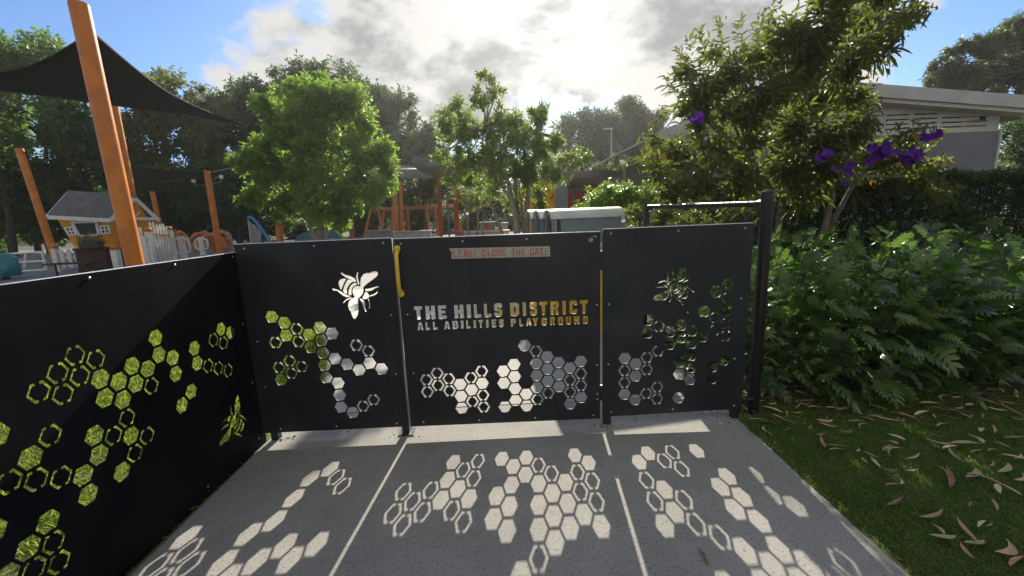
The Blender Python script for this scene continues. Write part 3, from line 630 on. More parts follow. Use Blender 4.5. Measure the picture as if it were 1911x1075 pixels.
b = MB(); b.tube([at(388, 323, 20.8), at(447, 310, 22.0)], .012, 4, False); tag(b.build('stay_cable', M_wire), 'thin stay cable running from the slim lamp pole into the trees', 'cable')

# playhouse ------------------------------------------------------------
M_hw = mat('house_yellow', (.80, .34, .012), .5, (.68, .28, .012), 3)
M_shingle = mat('grey_roof_felt', (.15, .155, .175), .8, (.11, .115, .13), 5, bump=.5, bscale=30)
M_glass = mat('dark_glass', (.03, .04, .04), .08)
M_brick = mat('dark_brick', (.075, .030, .026), .85, (.05, .022, .02), 14)
def playhouse():
    gA = at(251, 367, 15.5); gL = at(205, 408, 14.95); gR = at(296, 409, 16.25); bA = at(127, 358, 15.1); bL = at(88, 402, 14.5); off = Vector(gR)-Vector(gL); bR = bL+off*1.0
    bR = Vector((bL.x+off.x, bL.y+off.y, bL.z+.1))
    t = thing('playhouse', 'orange yellow crooked playhouse with grey roof and white trim', 'playhouse', (gL.x, gL.y, 0))
    b = MB(); up = Vector((0, 0, .05))
    for quad in ((gA, gL, bL, bA), (gA, bA, bR, gR)): b.prism(quad, up)
    b.build('roof', M_shingle, t)
    b = MB(); dz = Vector((0, 0, -.06))
    for p, q in ((gA, gL), (gA, gR), (gL, bL), (bA, bL)): b.bar(Vector(p)+dz, Vector(q)+dz, .05, .13)
    ax = (Vector(gL)-Vector(bL)).normalized()
    ga, gl, gr_ = [Vector(p)+ax*.05 for p in (gA, gL, gR)]
    b.bar(gl.lerp(ga, .08)+Vector((0, 0, -.05)), gr_.lerp(ga, .08)+Vector((0, 0, -.05)), .05, .10); b.build('barge_board', M_white, t)
    # walls: splayed, wider at the eaves than at the base
    sh = ax*-.14
    e1 = at(206, 411, 15.1)+sh*.4; e0 = at(106, 407, 14.75); f1 = at(214, 462, 15.2); f0 = at(141, 464, 14.9)
    g1 = at(286, 414, 16.15)+sh*.4; h1 = at(284, 470, 16.2)
    b = MB(); b.add([e0, e1, f1, f0], [(0, 1, 2, 3)])
    b.add([e1, g1, h1, f1], [(0, 1, 2, 3)]); b.add([e1, g1, Vector(gA)+sh*.4+Vector((0, 0, -.05))], [(0, 1, 2)])
    bk = off*.98; b.add([e0+bk, e1+bk, f1+bk, f0+bk], [(0, 3, 2, 1)]); b.add([e0, f0, f0+bk, e0+bk], [(0, 1, 2, 3)]); b.build('wall', M_hw, t)
    b = MB(); b.add([f0, f1, f1+Vector((0, 0, -f1.z)), f0+Vector((0, 0, -f0.z))], [(0, 1, 2, 3)]); b.add([f1, h1, Vector((h1.x, h1.y, 0)), Vector((f1.x, f1.y, 0))], [(0, 1, 2, 3)]); b.build('plinth', M_brick, t)
    nrm = (f1-f0).cross(Vector((0, 0, 1))).normalized()
    if nrm.y > 0: nrm = -nrm
    def window(pxs, cross, fw=.05):
        def onwall(x, y):
            d = fwd*F_PX + RGT*(x-W_PX/2) - UPV*(y-H_PX/2); o = Vector((0, 0, EYE)); n = (e1-e0).cross(f0-e0); s = (e0-o).dot(n)/d.dot(n); return o+d*s+nrm*.03
        P = [onwall(*p) for p in pxs]; f = MB()
        for i in range(4): f.bar(P[i], P[(i+1) % 4], fw, fw, nrm)
        if cross: f.bar(P[0].lerp(P[1], .5), P[3].lerp(P[2], .5), fw*.8, fw*.8, nrm); f.bar(P[0].lerp(P[3], .5), P[1].lerp(P[2], .5), fw*.8, fw*.8, nrm)
        fo = f.build('window', M_white, t); gl2 = MB(); gl2.add([p-nrm*.012 for p in P], [(0, 1, 2, 3)]); gl2.build('pane', M_glass, fo)
    window([(136, 415), (181, 414), (186, 438), (150, 440)], False, .07); window([(122, 425), (138, 424), (143, 438), (131, 439)], True); window([(188, 422), (203, 421), (206, 435), (191, 436)], True)
    # gable: round window and door frame
    gn = (Vector(gR)-Vector(gL)).cross(Vector((0, 0, 1))).normalized(); gn = gn if gn.y < 0 else -gn
    c = Vector(gL).lerp(gR, .47)+Vector((0, 0, .30)) - ax*.02; gu = (Vector(gR)-Vector(gL)).normalized(); b = MB()
    b.tube([c+gu*.20*math.cos(a)+Vector((0, 0, .22*math.sin(a))) for a in [k*math.tau/20 for k in range(21)]], .03, 6, False)
    b.bar(c-gu*.2, c+gu*.2, .035, .035); b.bar(c-Vector((0, 0, .22)), c+Vector((0, 0, .22)), .035, .035, gu); b.build('round_window', M_white, t)
    d0 = at(240, 478, 15.75)+ax*.06; d1 = at(278, 478, 16.15)+ax*.06; dh = at(240, 418, 15.75).z-d0.z; b = MB()
    for p in (d0, d1): b.bar(p, p+Vector((0, 0, dh)), .07, .05, gn)
    b.bar(d0+Vector((0, 0, dh)), d1+Vector((0, 0, dh)), .07, .05, gn); b.build('door_frame', M_white, t)
    b = MB(); b.add([d0-ax*.03, d1-ax*.03, d1-ax*.03+Vector((0, 0, dh)), d0-ax*.03+Vector((0, 0, dh))], [(0, 1, 2, 3)]); b.build('door', mat('doorway_red', (.20, .045, .03), .7), t)
    b = MB(); b.bar(f0+nrm*.05, f1+nrm*.05, .10, .06); b.build('sill_board', M_white, t)
playhouse()
def picket_fence(label, a, c, n, h, hb=0.12, cap=None, top_rail=None, ph=None):
    a, c = Vector(a), Vector(c); t = thing('picket_fence', label, 'picket fence', tuple(a), 'white picket fences'); d = (c-a); u = d.normalized()
    nr = Vector((u.y, -u.x, 0))
    for i in range(n):
        f = (i+.8)/(n+.6); p = a+d*f; hh = (h[0]*(1-f)+h[1]*f)*(1+.03*math.sin(i*2.1)); b = MB(); wv = d.length/(n+.6)*.27
        pr = [(-wv, hb), (wv, hb), (wv, hh*.78), (wv*.6, hh*.82), (wv*1.15, hh*.89), (wv*.9, hh*.97), (0, hh), (-wv*.9, hh*.97), (-wv*1.15, hh*.89), (-wv*.6, hh*.82), (-wv, hh*.78)]
        b.prism([p+u*x+Vector((0, 0, z)) for x, z in pr], nr*.03); b.build('picket', M_white, t)
    b = MB()
    for z in (.3, .62):
        b.bar(a+Vector((0, 0, h[0]*z))-nr*.03, c+Vector((0, 0, h[1]*z))-nr*.03, .04, .09)
    b.build('rail', M_white, t)
    if top_rail: b = MB(); b.bar(a+Vector((0, 0, top_rail[0]))+nr*.04, c+Vector((0, 0, top_rail[1]))+nr*.04, .05, .05); b.build('hand_rail', M_orange, t)
    for p, hh in ((a, ph or h[0]), (c, ph or h[1])):
        b = MB(); b.box(p+Vector((0, 0, hh*.52)), (.16, .16, hh*1.04)); po = b.build('fence_post', M_white, t)
        if cap: b = MB(); b.ball(p+Vector((0, 0, hh*1.04+.07)), .11, 12, .75); b.lathe(p+Vector((0, 0, hh*1.04)), [(.11, 0), (.11, .03)], 12); b.build('post_cap', M_orange, po, True)
P0 = gp(112, 507); P1 = Vector((P0.x+1.05, P0.y+.15, 0))
picket_fence('low white picket fence with orange ball caps before the brick planter', P0, P1, 4, (.80, .72), cap=True)
Q0 = at(252, 470, 15.6); Q0.z = 0; Q1 = at(284, 470, 14.6); Q1.z = 0; Q2 = at(323, 470, 15.6); Q2.z = 0
picket_fence('tall white picket fence descending beside the thick orange poles', Q0, Q1-Vector((.12, .05, 0)), 5, (1.60, 1.36), ph=1.1)
picket_fence('tall cream white picket fence with orange ball caps in front of orange slide', Q1, Q2, 6, (1.62, 1.46), cap=True, top_rail=(1.22, 1.08), ph=1.24)
t = thing('cap_post', 'lone white post with orange ball cap at the corner of the brick planter', 'post', at(220, 497, 14.3)); p = at(221, 497, 14.3); p.z = 0; zt_ = at(219, 466, 14.3).z
b = MB(); b.box(p+Vector((0, 0, zt_/2)), (.20, .18, zt_)); b.build('post', M_white, t, bevel=.01); b = MB(); b.ball(p+Vector((0, 0, zt_+.08)), .12, 12, .75); b.lathe(p+Vector((0, 0, zt_)), [(.13, 0), (.13, .03)], 12); b.build('post_cap', M_orange, t, True)
M_bark_dk = mat('dark_timber', (.035, .022, .018), .7, (.05, .03, .025), 10)
# planter in front of the house
t = thing('planter_box', 'dark brick planter box holding a leafy herb under the playhouse window', 'planter', gp(185, 492)); b = MB(); pc = at(178, 480, 14.4)
b.box((pc.x, pc.y, .38), (1.0, .3, .76)); b.box((pc.x, pc.y, .80), (1.06, .36, .08)); b.build('box', M_brick, t, bevel=.01)
b = MB(); b.box((pc.x+.15, pc.y-.2, .93), (.62, .26, .22)); b.build('trough', M_steel, t, bevel=.02)
lobe_p = [(Vector((pc.x+.15+dx, pc.y-.2, 1.10+dz)), .22) for dx, dz in ((-.22, 0), (0, .08), (.22, .02))]
M_leaf_herb = leafmat('herb_leaf', (.05, .08, .02), (.09, .13, .03), (.14, .18, .06))
Pp, Dp, _ = lobe_pts(lobe_p, 120); V_, F_ = shoots(Pp, Dp, 6, .12, .07, .03, near=False); mesh_np('foliage', V_, F_, M_leaf_herb, t)
b = MB(); b.box((pc.x-.1, pc.y-.75, .40), (1.5, .3, .05)); b.box((pc.x-.6, pc.y-.75, .19), (.03, .05, .37)); b.box((pc.x+.4, pc.y-.75, .19), (.03, .05, .37)); tag(b.build('bench', M_bark_dk), 'thin dark timber bench in front of the brick planter', 'bench')
# white loop posts
for (x, y, yt, Y), lab in (((345, 486, 440, 17.0), 'white loop post with orange cap beside the tall cream picket fence'), ((380, 478, 442, 20.0), 'plain white loop post in front of the orange wave wall')):
    p = at(x, y, Y); p.z = 0; hh = at(x, yt, Y).z; t = thing('loop_post', lab, 'post', tuple(p), 'white loop posts'); b = MB(); b.box(p+Vector((0, 0, hh*.5)), (.20, .16, hh)); b.build('post', M_white, t, bevel=.02)
    b = MB()
    for s in (-1, 1): b.tube([p+Vector((s*.10, 0, hh*.92)), p+Vector((s*.26, 0, hh*.85)), p+Vector((s*.30, 0, hh*.6)), p+Vector((s*.26, 0, hh*.38)), p+Vector((s*.10, 0, hh*.32))], .045, 8)
    b.build('loop', M_white, t, True)
    if 'cap' in lab: b = MB(); b.ball(p+Vector((0, 0, hh+.10)), .14, 12, .8); b.build('post_cap', M_orange, t, True)
# orange wave wall (slide) behind the loop posts
def wave():
    Y = 22.0; top = [(322, 452), (332, 440), (342, 438), (352, 448), (358, 447), (368, 438), (382, 434), (394, 440), (399, 455), (400, 476)]
    t = thing('slide', 'orange moulded wave slide with curved rails past the loop posts', 'slide', at(365, 478, Y))
    M_w = mat('orange_plastic', (.50, .17, .05), .35, (.42, .14, .04), 3); b = MB(); pts = [at(x, y, Y) for x, y in top]
    b.tube(pts, .11, 10); b.build('rail', M_w, t, True); b = MB(); b.tube([p+Vector((.1, 1.1, 0)) for p in pts], .11, 10); b.build('rail', M_w, t, True)
    b = MB()
    for i in range(len(pts)-1):
        p, q = pts[i], pts[i+1]; b.add([p-Vector((0, 0, .22)), q-Vector((0, 0, .22)), q+Vector((.1, 1.1, -.22)), p+Vector((.1, 1.1, -.22))], [(0, 1, 2, 3)])
        b.add([p, q, q-Vector((0, 0, .6)), p-Vector((0, 0, .6))], [(0, 1, 2, 3)])
    b.build('chute', M_w, t, True)
    b = MB(); c = at(395, 458, Y-.4); b.tube([c+Vector((.62*math.cos(a), 0, .72*math.sin(a)-.2)) for a in [k*math.pi/12 for k in range(13)]], .12, 10); b.build('arch', M_w, t, True)
wave()
# blue slide with a wall of grey tubes
def blue_slide():
    Y = 14.0; t = thing('climbing_slide', 'bright blue rail over a fan of grey metal tubes', 'slide', at(480, 452, Y)); M_blue = mat('blue_plastic', (.03, .22, .50), .35, (.03, .18, .42), 4)
    b = MB(); b.tube([at(463, 408, Y), at(466, 405, Y), at(472, 408, Y), at(480, 417, Y), at(490, 430, Y), at(504, 452, Y), at(520, 480, Y)], .05, 10); b.build('rail', M_blue, t, True); b = MB(); b.tube([at(468, 404, Y+.9), at(476, 412, Y+.9), at(490, 430, Y+.9), at(508, 456, Y+.9)], .05, 10); b.build('rail', M_blue, t, True)
    for k in range(6):
        f = k/5; b = MB(); a = at(464+f*22, 411+f*19, Y+.1*k); c = at(471+f*14, 470, Y+.1*k); b.tube([a, c], .032, 8); b.build('tube', M_wire, t, True)
    b = MB(); b.tube([at(478, 445, Y+.4), at(484, 470, Y+.4)], .05, 8); b.tube([at(505, 455, Y+.4), at(507, 480, Y+.4)], .05, 8); b.build('support', M_grey, t, True)
blue_slide()
# teal bench shells
def shell_seat(label, x0, x1, y0, y1, Y):
    t = thing('shell_seat', label, 'play seat', at((x0+x1)/2, y1, Y), 'teal shell seats'); M_teal = bpy.data.materials.get('teal_plastic') or mat('teal_plastic', (.03, .20, .25), .4, (.03, .16, .21), 5); b = MB()
    prof = [(0, .0), (.02, .45), (.10, .75), (.30, .95), (.6, 1.0), (.85, .96), (.96, .8), (1, .35), (1, 0)]
    zt = at(x0, y0, Y).z; zb = max(.1, at(x0, y1, Y).z-.25); xa = at(x0, y0, Y).x; xb = at(x1, y0, Y).x
    b.prism([(xa+(xb-xa)*u, Y, zb+(zt-zb)*v) for u, v in prof], (0, .10, 0)); b.prism([(xa+(xb-xa)*u, Y-.5, zb+(zt-zb)*v*.55) for u, v in prof], (0, .5, 0)); b.build('shell', M_teal, t, bevel=.03)
    b = MB()
    for k in range(9): b.box((xa+(xb-xa)*(.1+.1*k), Y-.52, zb+(zt-zb)*.30), (.05, .05, (zt-zb)*.3))
    b.build('rib', M_white, t)
    b = MB()
    for u in (.2, .8): b.box((xa+(xb-xa)*u, Y-.2, zb/2), (.12, .12, zb))
    b.build('leg', M_steel, t)
shell_seat('long teal shell seat with ribs under the dense round tree', 546, 634, 432, 452, 19.0)
shell_seat('teal play shell beside the white barrier rails at the softfall edge', -40, 27, 474, 505, 13.5)
# white barrier rails
t = thing('barrier_rail', 'thin white tubular barrier rails standing on the grey softfall', 'barrier', gp(60, 508)); b = MB()
for (xa, ya, xb, yb) in ((14, 474, 80, 470), (18, 508, 14, 474), (87, 503, 78, 470), (46, 500, 48, 472), (18, 490, 86, 487), (18, 508, 87, 503)):
    b.tube([at(xa, ya, 15.2), at(xb, yb, 15.2)], .035, 8)
b.build('rail', M_white, t, True)
# thin round seat frame behind the lamp pole
t = thing('net_swing', 'thin dark hoop seat with a pale rail behind the slim lamp pole', 'play seat', at(425, 468, 22)); b = MB()
b.tube([at(410, 436, 22), at(418, 433, 22), at(426, 434, 22), at(431, 440, 22), at(432, 452, 22)], .035, 8); b.tube([at(408, 447, 22), at(429, 445, 22)], .035, 8); b.tube([at(416, 450, 22), at(424, 458, 22), at(424, 470, 22)], .03, 8); b.tube([at(410, 462, 22), at(432, 462, 22)], .03, 8); b.build('frame', M_wire, t, True)

# climbing frame
def climbing_frame():
    Y = 27.0; t = thing('rope_climber', 'orange timber climbing frame of leaning posts and long top beams', 'climbing frame', at(770, 440, Y))
    for k, (x0, y0, x1, y1) in enumerate([(694, 384, 680, 444), (717, 386, 712, 434), (734, 381, 731, 436), (762, 388, 764, 442), (795, 379, 803, 443), (811, 384, 816, 424), (848, 378, 857, 441), (852, 392, 862, 434), (705, 386, 711, 418)]):
        yy = Y+(0 if k % 2 == 0 else 1.4); a, c = at(x0, y0, yy), at(x1, y1, yy); c = a+(c-a)*(a.z/(a.z-c.z)); b = MB(); b.tube([c, a], .085, 8); b.build('post', M_orange2, t, True)
    for (x0, y0, x1, y1, d) in ((694, 391, 735, 388, 0), (716, 389, 848, 383, 0), (716, 392, 820, 388, 1.4), (820, 388, 852, 386, 1.4)):
        b = MB(); b.tube([at(x0, y0, Y+d), at(x1, y1, Y+d)], .06, 8); b.build('beam', M_orange2, t, True)
    b = MB()
    for k in range(14): x = 718+k*9; b.tube([at(x, 389-k*.4, Y), at(x+3, 420, Y+.7), at(x, 436, Y+1.4)], .018, 4, False)
    for yv in (404, 416): b.tube([at(718, yv, Y+.3), at(848, yv-4, Y+.3)], .018, 4, False)
    b.build('rope_net', mat('rope', (.12, .09, .07), .9), t)
climbing_frame()
for (x0, y0, x1, y1, Y, r, lab, mt) in ((736, 350, 741, 439, 24.5, .15, 'broad orange post rising through the climbing frame', M_orange2), (748, 339, 750, 432, 25.5, .11, 'tall thin orange post next to a broad one in the climbing area', M_orange2), (850, 340, 853, 441, 23.0, .12, 'bright orange red post at the end of the climbing beams', M_red_pole),
        (818, 330, 823, 436, 21.5, .10, 'rust red shelter column with a small round collar', M_red_pole), (654, 410, 658, 446, 20.5, .12, 'stubby red post under the dense round tree', M_red_pole), (633, 412, 636, 446, 20, .09, 'thin stubby red post by the teal shell seat', M_red_pole), (759, 395, 760, 440, 30, .10, 'dark red post far behind the climbing net', M_red_pole), (907, 415, 908, 436, 19, .09, 'short red bollard behind the small bare stemmed tree', M_red_pole)):
    a, c = at(x0, y0, Y), at(x1, y1, Y); c = a+(c-a)*(a.z/(a.z-c.z)); b = MB(); b.tube([c, a], r, 12)
    if 'collar' in lab: q = a.lerp(c, .33); b.lathe(q, [(r, -.05), (.24, 0), (.24, .03), (r, .16)], 14)
    tag(b.build('orange_post' if mt is M_orange2 else 'red_post', mt, None, True), lab, 'post', 'timber posts of the climbing area')
def low_board(label, x0, x1, y0, y1, Y, mt, d=.35):
    a, c = at(x0, y0, Y), at(x1, y1, Y); b = MB(); z1 = a.z; z0 = 0
    b.box(((a.x+c.x)/2, Y, z0+(z1-z0)*.5), (abs(c.x-a.x), d, z1-z0)); b.box(((a.x+c.x)/2, Y-.01, z1+.03), (abs(c.x-a.x)+.06, d+.08, .06)); tag(b.build('low_wall', mt, None, bevel=.01), label, 'low wall', 'low seating walls')
M_pale = mat('pale_concrete', (.50, .50, .48), .8, (.40, .40, .38), 3); M_grey2 = mat('weathered_board', (.30, .31, .31), .8, (.22, .23, .23), 5)
low_board('low weathered grey board wall at the foot of the climbing frame', 683, 733, 433, 444, 20, M_grey2)
low_board('pale low concrete wall behind the climbing posts', 735, 805, 434, 441, 24, M_pale)
low_board('low white slab bench beside the airy tree trunks', 866, 950, 435, 440, 17, M_pale)
low_board('salmon red low seat wall beside the white slab bench', 850, 905, 434, 440, 18.5, mat('salmon_paint', (.45, .16, .12), .7, (.40, .14, .10), 4))
low_board('grey low block wall between small tree and airy tree', 895, 925, 417, 436, 22, M_grey2)
low_board('cream topped high bench behind the airy tree stems', 930, 948, 418, 436, 20, M_pale)
# small orange flowering shrub by the shelter
def bush(name, label, lobes, leafm, dens, ll, lw, near=False, nl=8, slen=.2, cat='shrub', group=None, base=None, up=.5, r0=.03):
    c = lobes[0][0] if base is None else base; c = Vector((c[0], c[1], 0))
    st = [[c+Vector((random.uniform(-.1, .1), random.uniform(-.1, .1), -.05)), c.lerp(l[0], .5)+Vector((random.uniform(-.1, .1), 0, 0)), Vector(l[0])] for l in lobes[:3]]
    return make_tree(name, label, cat, tuple(c), st, lobes, M_bark, leafm, dens, nl, slen, ll, lw, near=near, r0=r0, twigs=3, group=group, up=up, crown='foliage')
M_bark = mat('bark_grey', (.20, .17, .13), .9, (.12, .10, .075), 9, bump=.7, bscale=30)
M_bark_pale = mat('bark_pale', (.30, .26, .20), .85, (.20, .17, .13), 6, bump=.5, bscale=25)
M_bark_dark = mat('bark_dark', (.055, .045, .035), .9, (.03, .026, .02), 6, bump=.7, bscale=20)

# shelter with two tilted roofs
def shelter():
    t = thing('picnic_shelter', 'grey picnic shelter with two tilted roofs on steel columns', 'shelter', at(960, 430, 24)); M_fas = mat('grey_fascia', (.16, .165, .175), .55, (.13, .135, .145), 2); M_sof = mat('ply_soffit', (.24, .20, .16), .75, (.18, .15, .12), 3)
    def roof(pts, th):
        b = MB(); b.prism(pts, (0, 0, th)); o = b.build('roof', M_fas, t); b = MB(); b.prism([Vector(p)+Vector((0, 0, -.03))+(Vector(sum((Vector(q) for q in pts), Vector()))/len(pts)-Vector(p))*.05 for p in pts], (0, 0, .025)); b.build('soffit', M_sof, o)
    roof([at(770, 311, 20), at(944, 316, 19.6), at(944, 352, 24), at(834, 345, 24.5)], .46)
    roof([at(700, 333, 25), at(822, 332, 25), at(822, 325, 30), at(690, 322, 30)], .5)
    roof([at(1020, 330, 17.5), at(1162, 330, 17.5), at(1110, 348, 22), at(1000, 352, 22)], .24)
    roof([at(1060, 356, 20), at(1160, 352, 20), at(1160, 344, 24), at(1060, 346, 24)], .12)
    for k, (x, Y) in enumerate(((832, 24), (940, 23.6), (1045, 21), (1148, 20))):
        b = MB(); p = at(x, 340, Y); b.tube([(p.x, Y, 0), (p.x, Y, p.z+.2)], .06, 10); b.build('column', M_fas, t, True)
    b = MB(); a, c = at(1034, 352, 20.5), at(1056, 352, 20.5); b.box(((a.x+c.x)/2, 20.6, 1.6), (c.x-a.x, .3, 3.2)); b.build('wall_pier', M_grey, t)
    b = MB(); a, c = at(1056, 352, 23), at(1160, 352, 23); b.box(((a.x+c.x)/2, 23.2, 1.5), (c.x-a.x, .15, 3.0)); b.build('back_wall', mat('slat_wall', (.20, .18, .15), .8, (.12, .11, .09), 4), t)
    b = MB()
    for x0, x1, y0 in ((1052, 1068, 362), (1073, 1098, 353)): a, c = at(x0, y0, 22.2), at(x1, y0, 22.2); b.box(((a.x+c.x)/2, 22.3, a.z*.5+.4), (c.x-a.x, .08, a.z-.8))
    b.build('red_panel', mat('red_panel', (.62, .035, .05), .5, (.38, .03, .04), 3), t)
    b = MB(); a = at(1070, 353, 22.1); b.box((a.x, 22.15, 1.3), (.09, .09, 2.6)); b.build('panel_post', M_wire, t)
shelter()
# yellow climbing wall with dark holds
def climb_wall():
    Y = 15.5; a, c = at(974, 338, Y), at(1036, 338, Y); z1 = a.z; t = thing('climbing_wall', 'tall yellow climbing wall dotted with dark round holds', 'climbing wall', ((a.x+c.x)/2, Y, 0)); b = MB()
    b.box(((a.x+c.x)/2, Y+.06, z1/2), (c.x-a.x, .12, z1)); b.build('board', mat('yellow_board', (.80, .48, .03), .6, (.70, .40, .025), 3), t, bevel=.01)
    b = MB(); rr = random.Random(3)
    for _ in range(46):
        x = rr.uniform(a.x+.06, c.x-.06); z = rr.uniform(.2, z1-.35); r = rr.uniform(.02, .042); b.lathe((x, 0, 0), [(0.001, 0)], 3) if False else b.add([(x+r*math.cos(q), Y-.004-.03*h, z+r*math.sin(q)*(1-.3*h)) for h in (0, 1) for q in [k*math.tau/8 for k in range(8)]], [tuple(range(8, 16))]+[(k, (k+1) % 8, (k+1) % 8+8, k+8) for k in range(8)])
    o = b.build('hand_hold', mat('dark_hold', (.05, .035, .02), .6), t); kind(o, 'stuff')
    b = MB(); b.box((c.x+.22, Y+.2, z1/2), (.44, .5, z1*.98)); b.build('side_wall', M_grey, t, bevel=.01)
climb_wall()

# grey hut with three barrel roofs
def hut():
    t = thing('play_hut', 'grey play hut with three pale barrel roofs above the gate', 'play hut', (.95, 6.4, 0)); L = 1.02
    M_hut = mat('hut_grey', (.20, .23, .26), .55, (.16, .19, .21), 4); M_hr = mat('hut_roof', (.60, .62, .56), .5, (.48, .51, .47), 6)
    z0 = 1.375
    for k, (x0, y) in enumerate(((.66, 6.05), (.615, 6.55), (.585, 7.05))):
        ln = L if k == 0 else L-.1; arc = [(-.235*math.cos(a), .125*math.sin(a)) for a in [i*math.pi/12 for i in range(13)]]
        b = MB(); prof = arc + [(u*.86, v*.86) for u, v in reversed(arc)]; b.prism([(x0-.05, y+.235+u, z0+v) for u, v in prof], (ln+.10, 0, 0)); b.build('barrel_roof', M_hr, t, True)
        b = MB(); ar = [(u*.86, v*.86-.003) for u, v in arc]; inn = [(u*.66, v*.60-.02) for u, v in arc]
        b.prism([(x0-.01, y+.235+u, z0+v) for u, v in ar]+[(x0-.01, y+.235+u, z0+v) for u, v in reversed(inn)], (.03, 0, 0))
        for s in (-.19, .19): b.box((x0, y+.235+s, 1.21), (.05, .05, .33))
        b.build('arch_frame', M_hut, t)
    b = MB(); b.box((.66+L/2+.05, 6.085, 1.205), (L-.10, .035, .33)); b.box((.66+L/2, 7.48, 1.2), (L-.05, .035, .34)); b.box((.66+L-.02, 6.8, 1.2), (.03, 1.36, .34)); b.build('wall', M_hut, t)
    b = MB(); b.box((.66+L/2-.02, 6.80, 1.02), (L+.14, 1.50, .06)); b.build('counter', M_hr, t, bevel=.01)
    b = MB(); b.box((.66+L/2, 6.80, .5), (L, 1.40, .98)); b.build('base', mat('hut_base', (.80, .54, .06), .6, (.70, .46, .05), 4), t)
    b = MB()
    for y in (6.06, 7.5): b.tube([(.68, y, 1.05), (.68, y, 1.38)], .018, 8)
    b.build('tube', M_wire, t, True)
    t.rotation_euler = (0, 0, R_(9)); t.scale = (.893, .893, 1); t.location = (.95*.893, 6.4*.893, 0)
hut()

# ---------------------------------------------------------------- building with louvred gable
def amenity_building():
    Y = 11.0; t = thing('amenities_building', 'low grey walled building with white louvred gable and pale roof edge', 'building', (8.5, Y, 0))
    M_ren = mat('grey_render', (.21, .215, .235), .85, (.18, .185, .20), 3, bump=.3, bscale=80); M_cream = mat('cream_paint', (.62, .60, .52), .7, (.54, .52, .45), 3); M_fas = mat('roof_edge', (.50, .50, .49), .6, (.42, .42, .41), 2)
    wl, wr = at(1300, 300, Y).x, at(1866, 240, Y).x
    zg = lambda px, py: at(px, py, Y).z
    zb = zg(1866, 244)
    apx = at(1437, 153, Y); eR = at(1985, 194.6, Y); eL = at(1212, 256, Y)
    # render wall
    b = MB(); b.box(((wl+wr)/2, Y+.15, zb/2), (wr-wl, .3, zb)); b.box((wr-.15, Y+3.3, zb/2), (.3, 6, zb)); b.box((wl+.15, Y+3.3, zb/2), (.3, 6, zb)); b.build('wall', M_ren, t)
    b = MB(); b.box((wr+.012, Y+.05, zb/2), (.03, .2, zb)); b.build('corner_bead', M_white, t)
    def roofz(x): return apx.z+(x-apx.x)*((eR.z-apx.z)/(eR.x-apx.x) if x > apx.x else (eL.z-apx.z)/(eL.x-apx.x))
    # gable infill with slots cut through it
    out = [(wl, zb), (wr+.02, zb), (wr+.02, roofz(wr)-.28), (apx.x, apx.z-.30), (wl, roofz(wl)-.30)]
    holes = []
    for k, xc in enumerate((1822, 1780, 1728, 1676, 1622, 1570, 1518, 1466, 1414)):
        x = at(xc+25, 230, Y).x; wd = .62
        for j in range(5):
            z = zb+.13+j*.113
            if z+.05 < min(roofz(x-wd), roofz(x))-.36 and x-wd > wl+.1: holes.append(rect(x-wd, z, x, z+.035))
    place_mesh(sheet([out]+holes, .09, 'gable_infill'), 'gable_infill', M_cream, upright(Y+.10), t)
    b = MB(); b.box(((wl+wr)/2, Y+.8, zb+.25), (wr-wl-.4, .04, .75)); b.build('slot_shade', mat('slot_shade', (.012, .012, .012), 1.0), t)  # near-black sheet whose colour stands in for the shaded roof space
    # roof planes with a deep white edge
    for e in (eR, eL):
        b = MB(); a0 = Vector((apx.x, Y-.34, apx.z)); e0 = Vector((e.x, Y-.34, e.z)); b.prism([a0, e0, e0+Vector((0, 9, 0)), a0+Vector((0, 9, 0))], (0, 0, -.05)); b.build('roof', M_fas, t)
        b = MB(); b.prism([a0+Vector((0, -.04, .02)), e0+Vector((0, -.04, .02)), e0+Vector((0, -.04, -.27)), a0+Vector((0, -.04, -.27))], (0, .035, 0)); b.build('fascia', M_fas, t)
        b = MB(); b.prism([a0+Vector((0, .03, -.27)), e0+Vector((0, .03, -.27)), e0+Vector((0, .03, -.36)), a0+Vector((0, .03, -.36))], (0, .42, 0)); b.build('soffit', M_cream, t)
    b = MB(); b.bar((eR.x, Y-.3, eR.z-.12), (eR.x, Y+8, eR.z-.12), .12, .14); b.build('gutter', M_white, t)
    b = MB(); q = Vector((wr+.25, Y-.3, zb+.2)); b.bar(q, q+Vector((.7, 0, .38)), .10, .35); b.build('eave_bracket', M_cream, t)
    b = MB(); q = at(1831, 221, Y-.06); b.tube([q, q+Vector((0, -.04, 0))], .05, 12); b.tube([q+Vector((0, -.04, 0)), q+Vector((-.03, -.10, -.03))], .035, 10); b.build('security_lamp', M_steel, t, True)
amenity_building()
# pale utility mast behind the shelter
t = thing('light_mast', 'thin pale light mast rising before the dark trees', 'mast', at(1139, 380, 40)); b = MB(); a = at(1141, 240, 40); b.tube([(a.x, 40, 0), (a.x, 40, a.z)], [.10, .06], 8); b.build('mast', M_wire, t, True)
b = MB(); b.box((a.x-.3, 40, a.z), (.9, .3, .12)); b.build('lamp_head', M_wire, t)

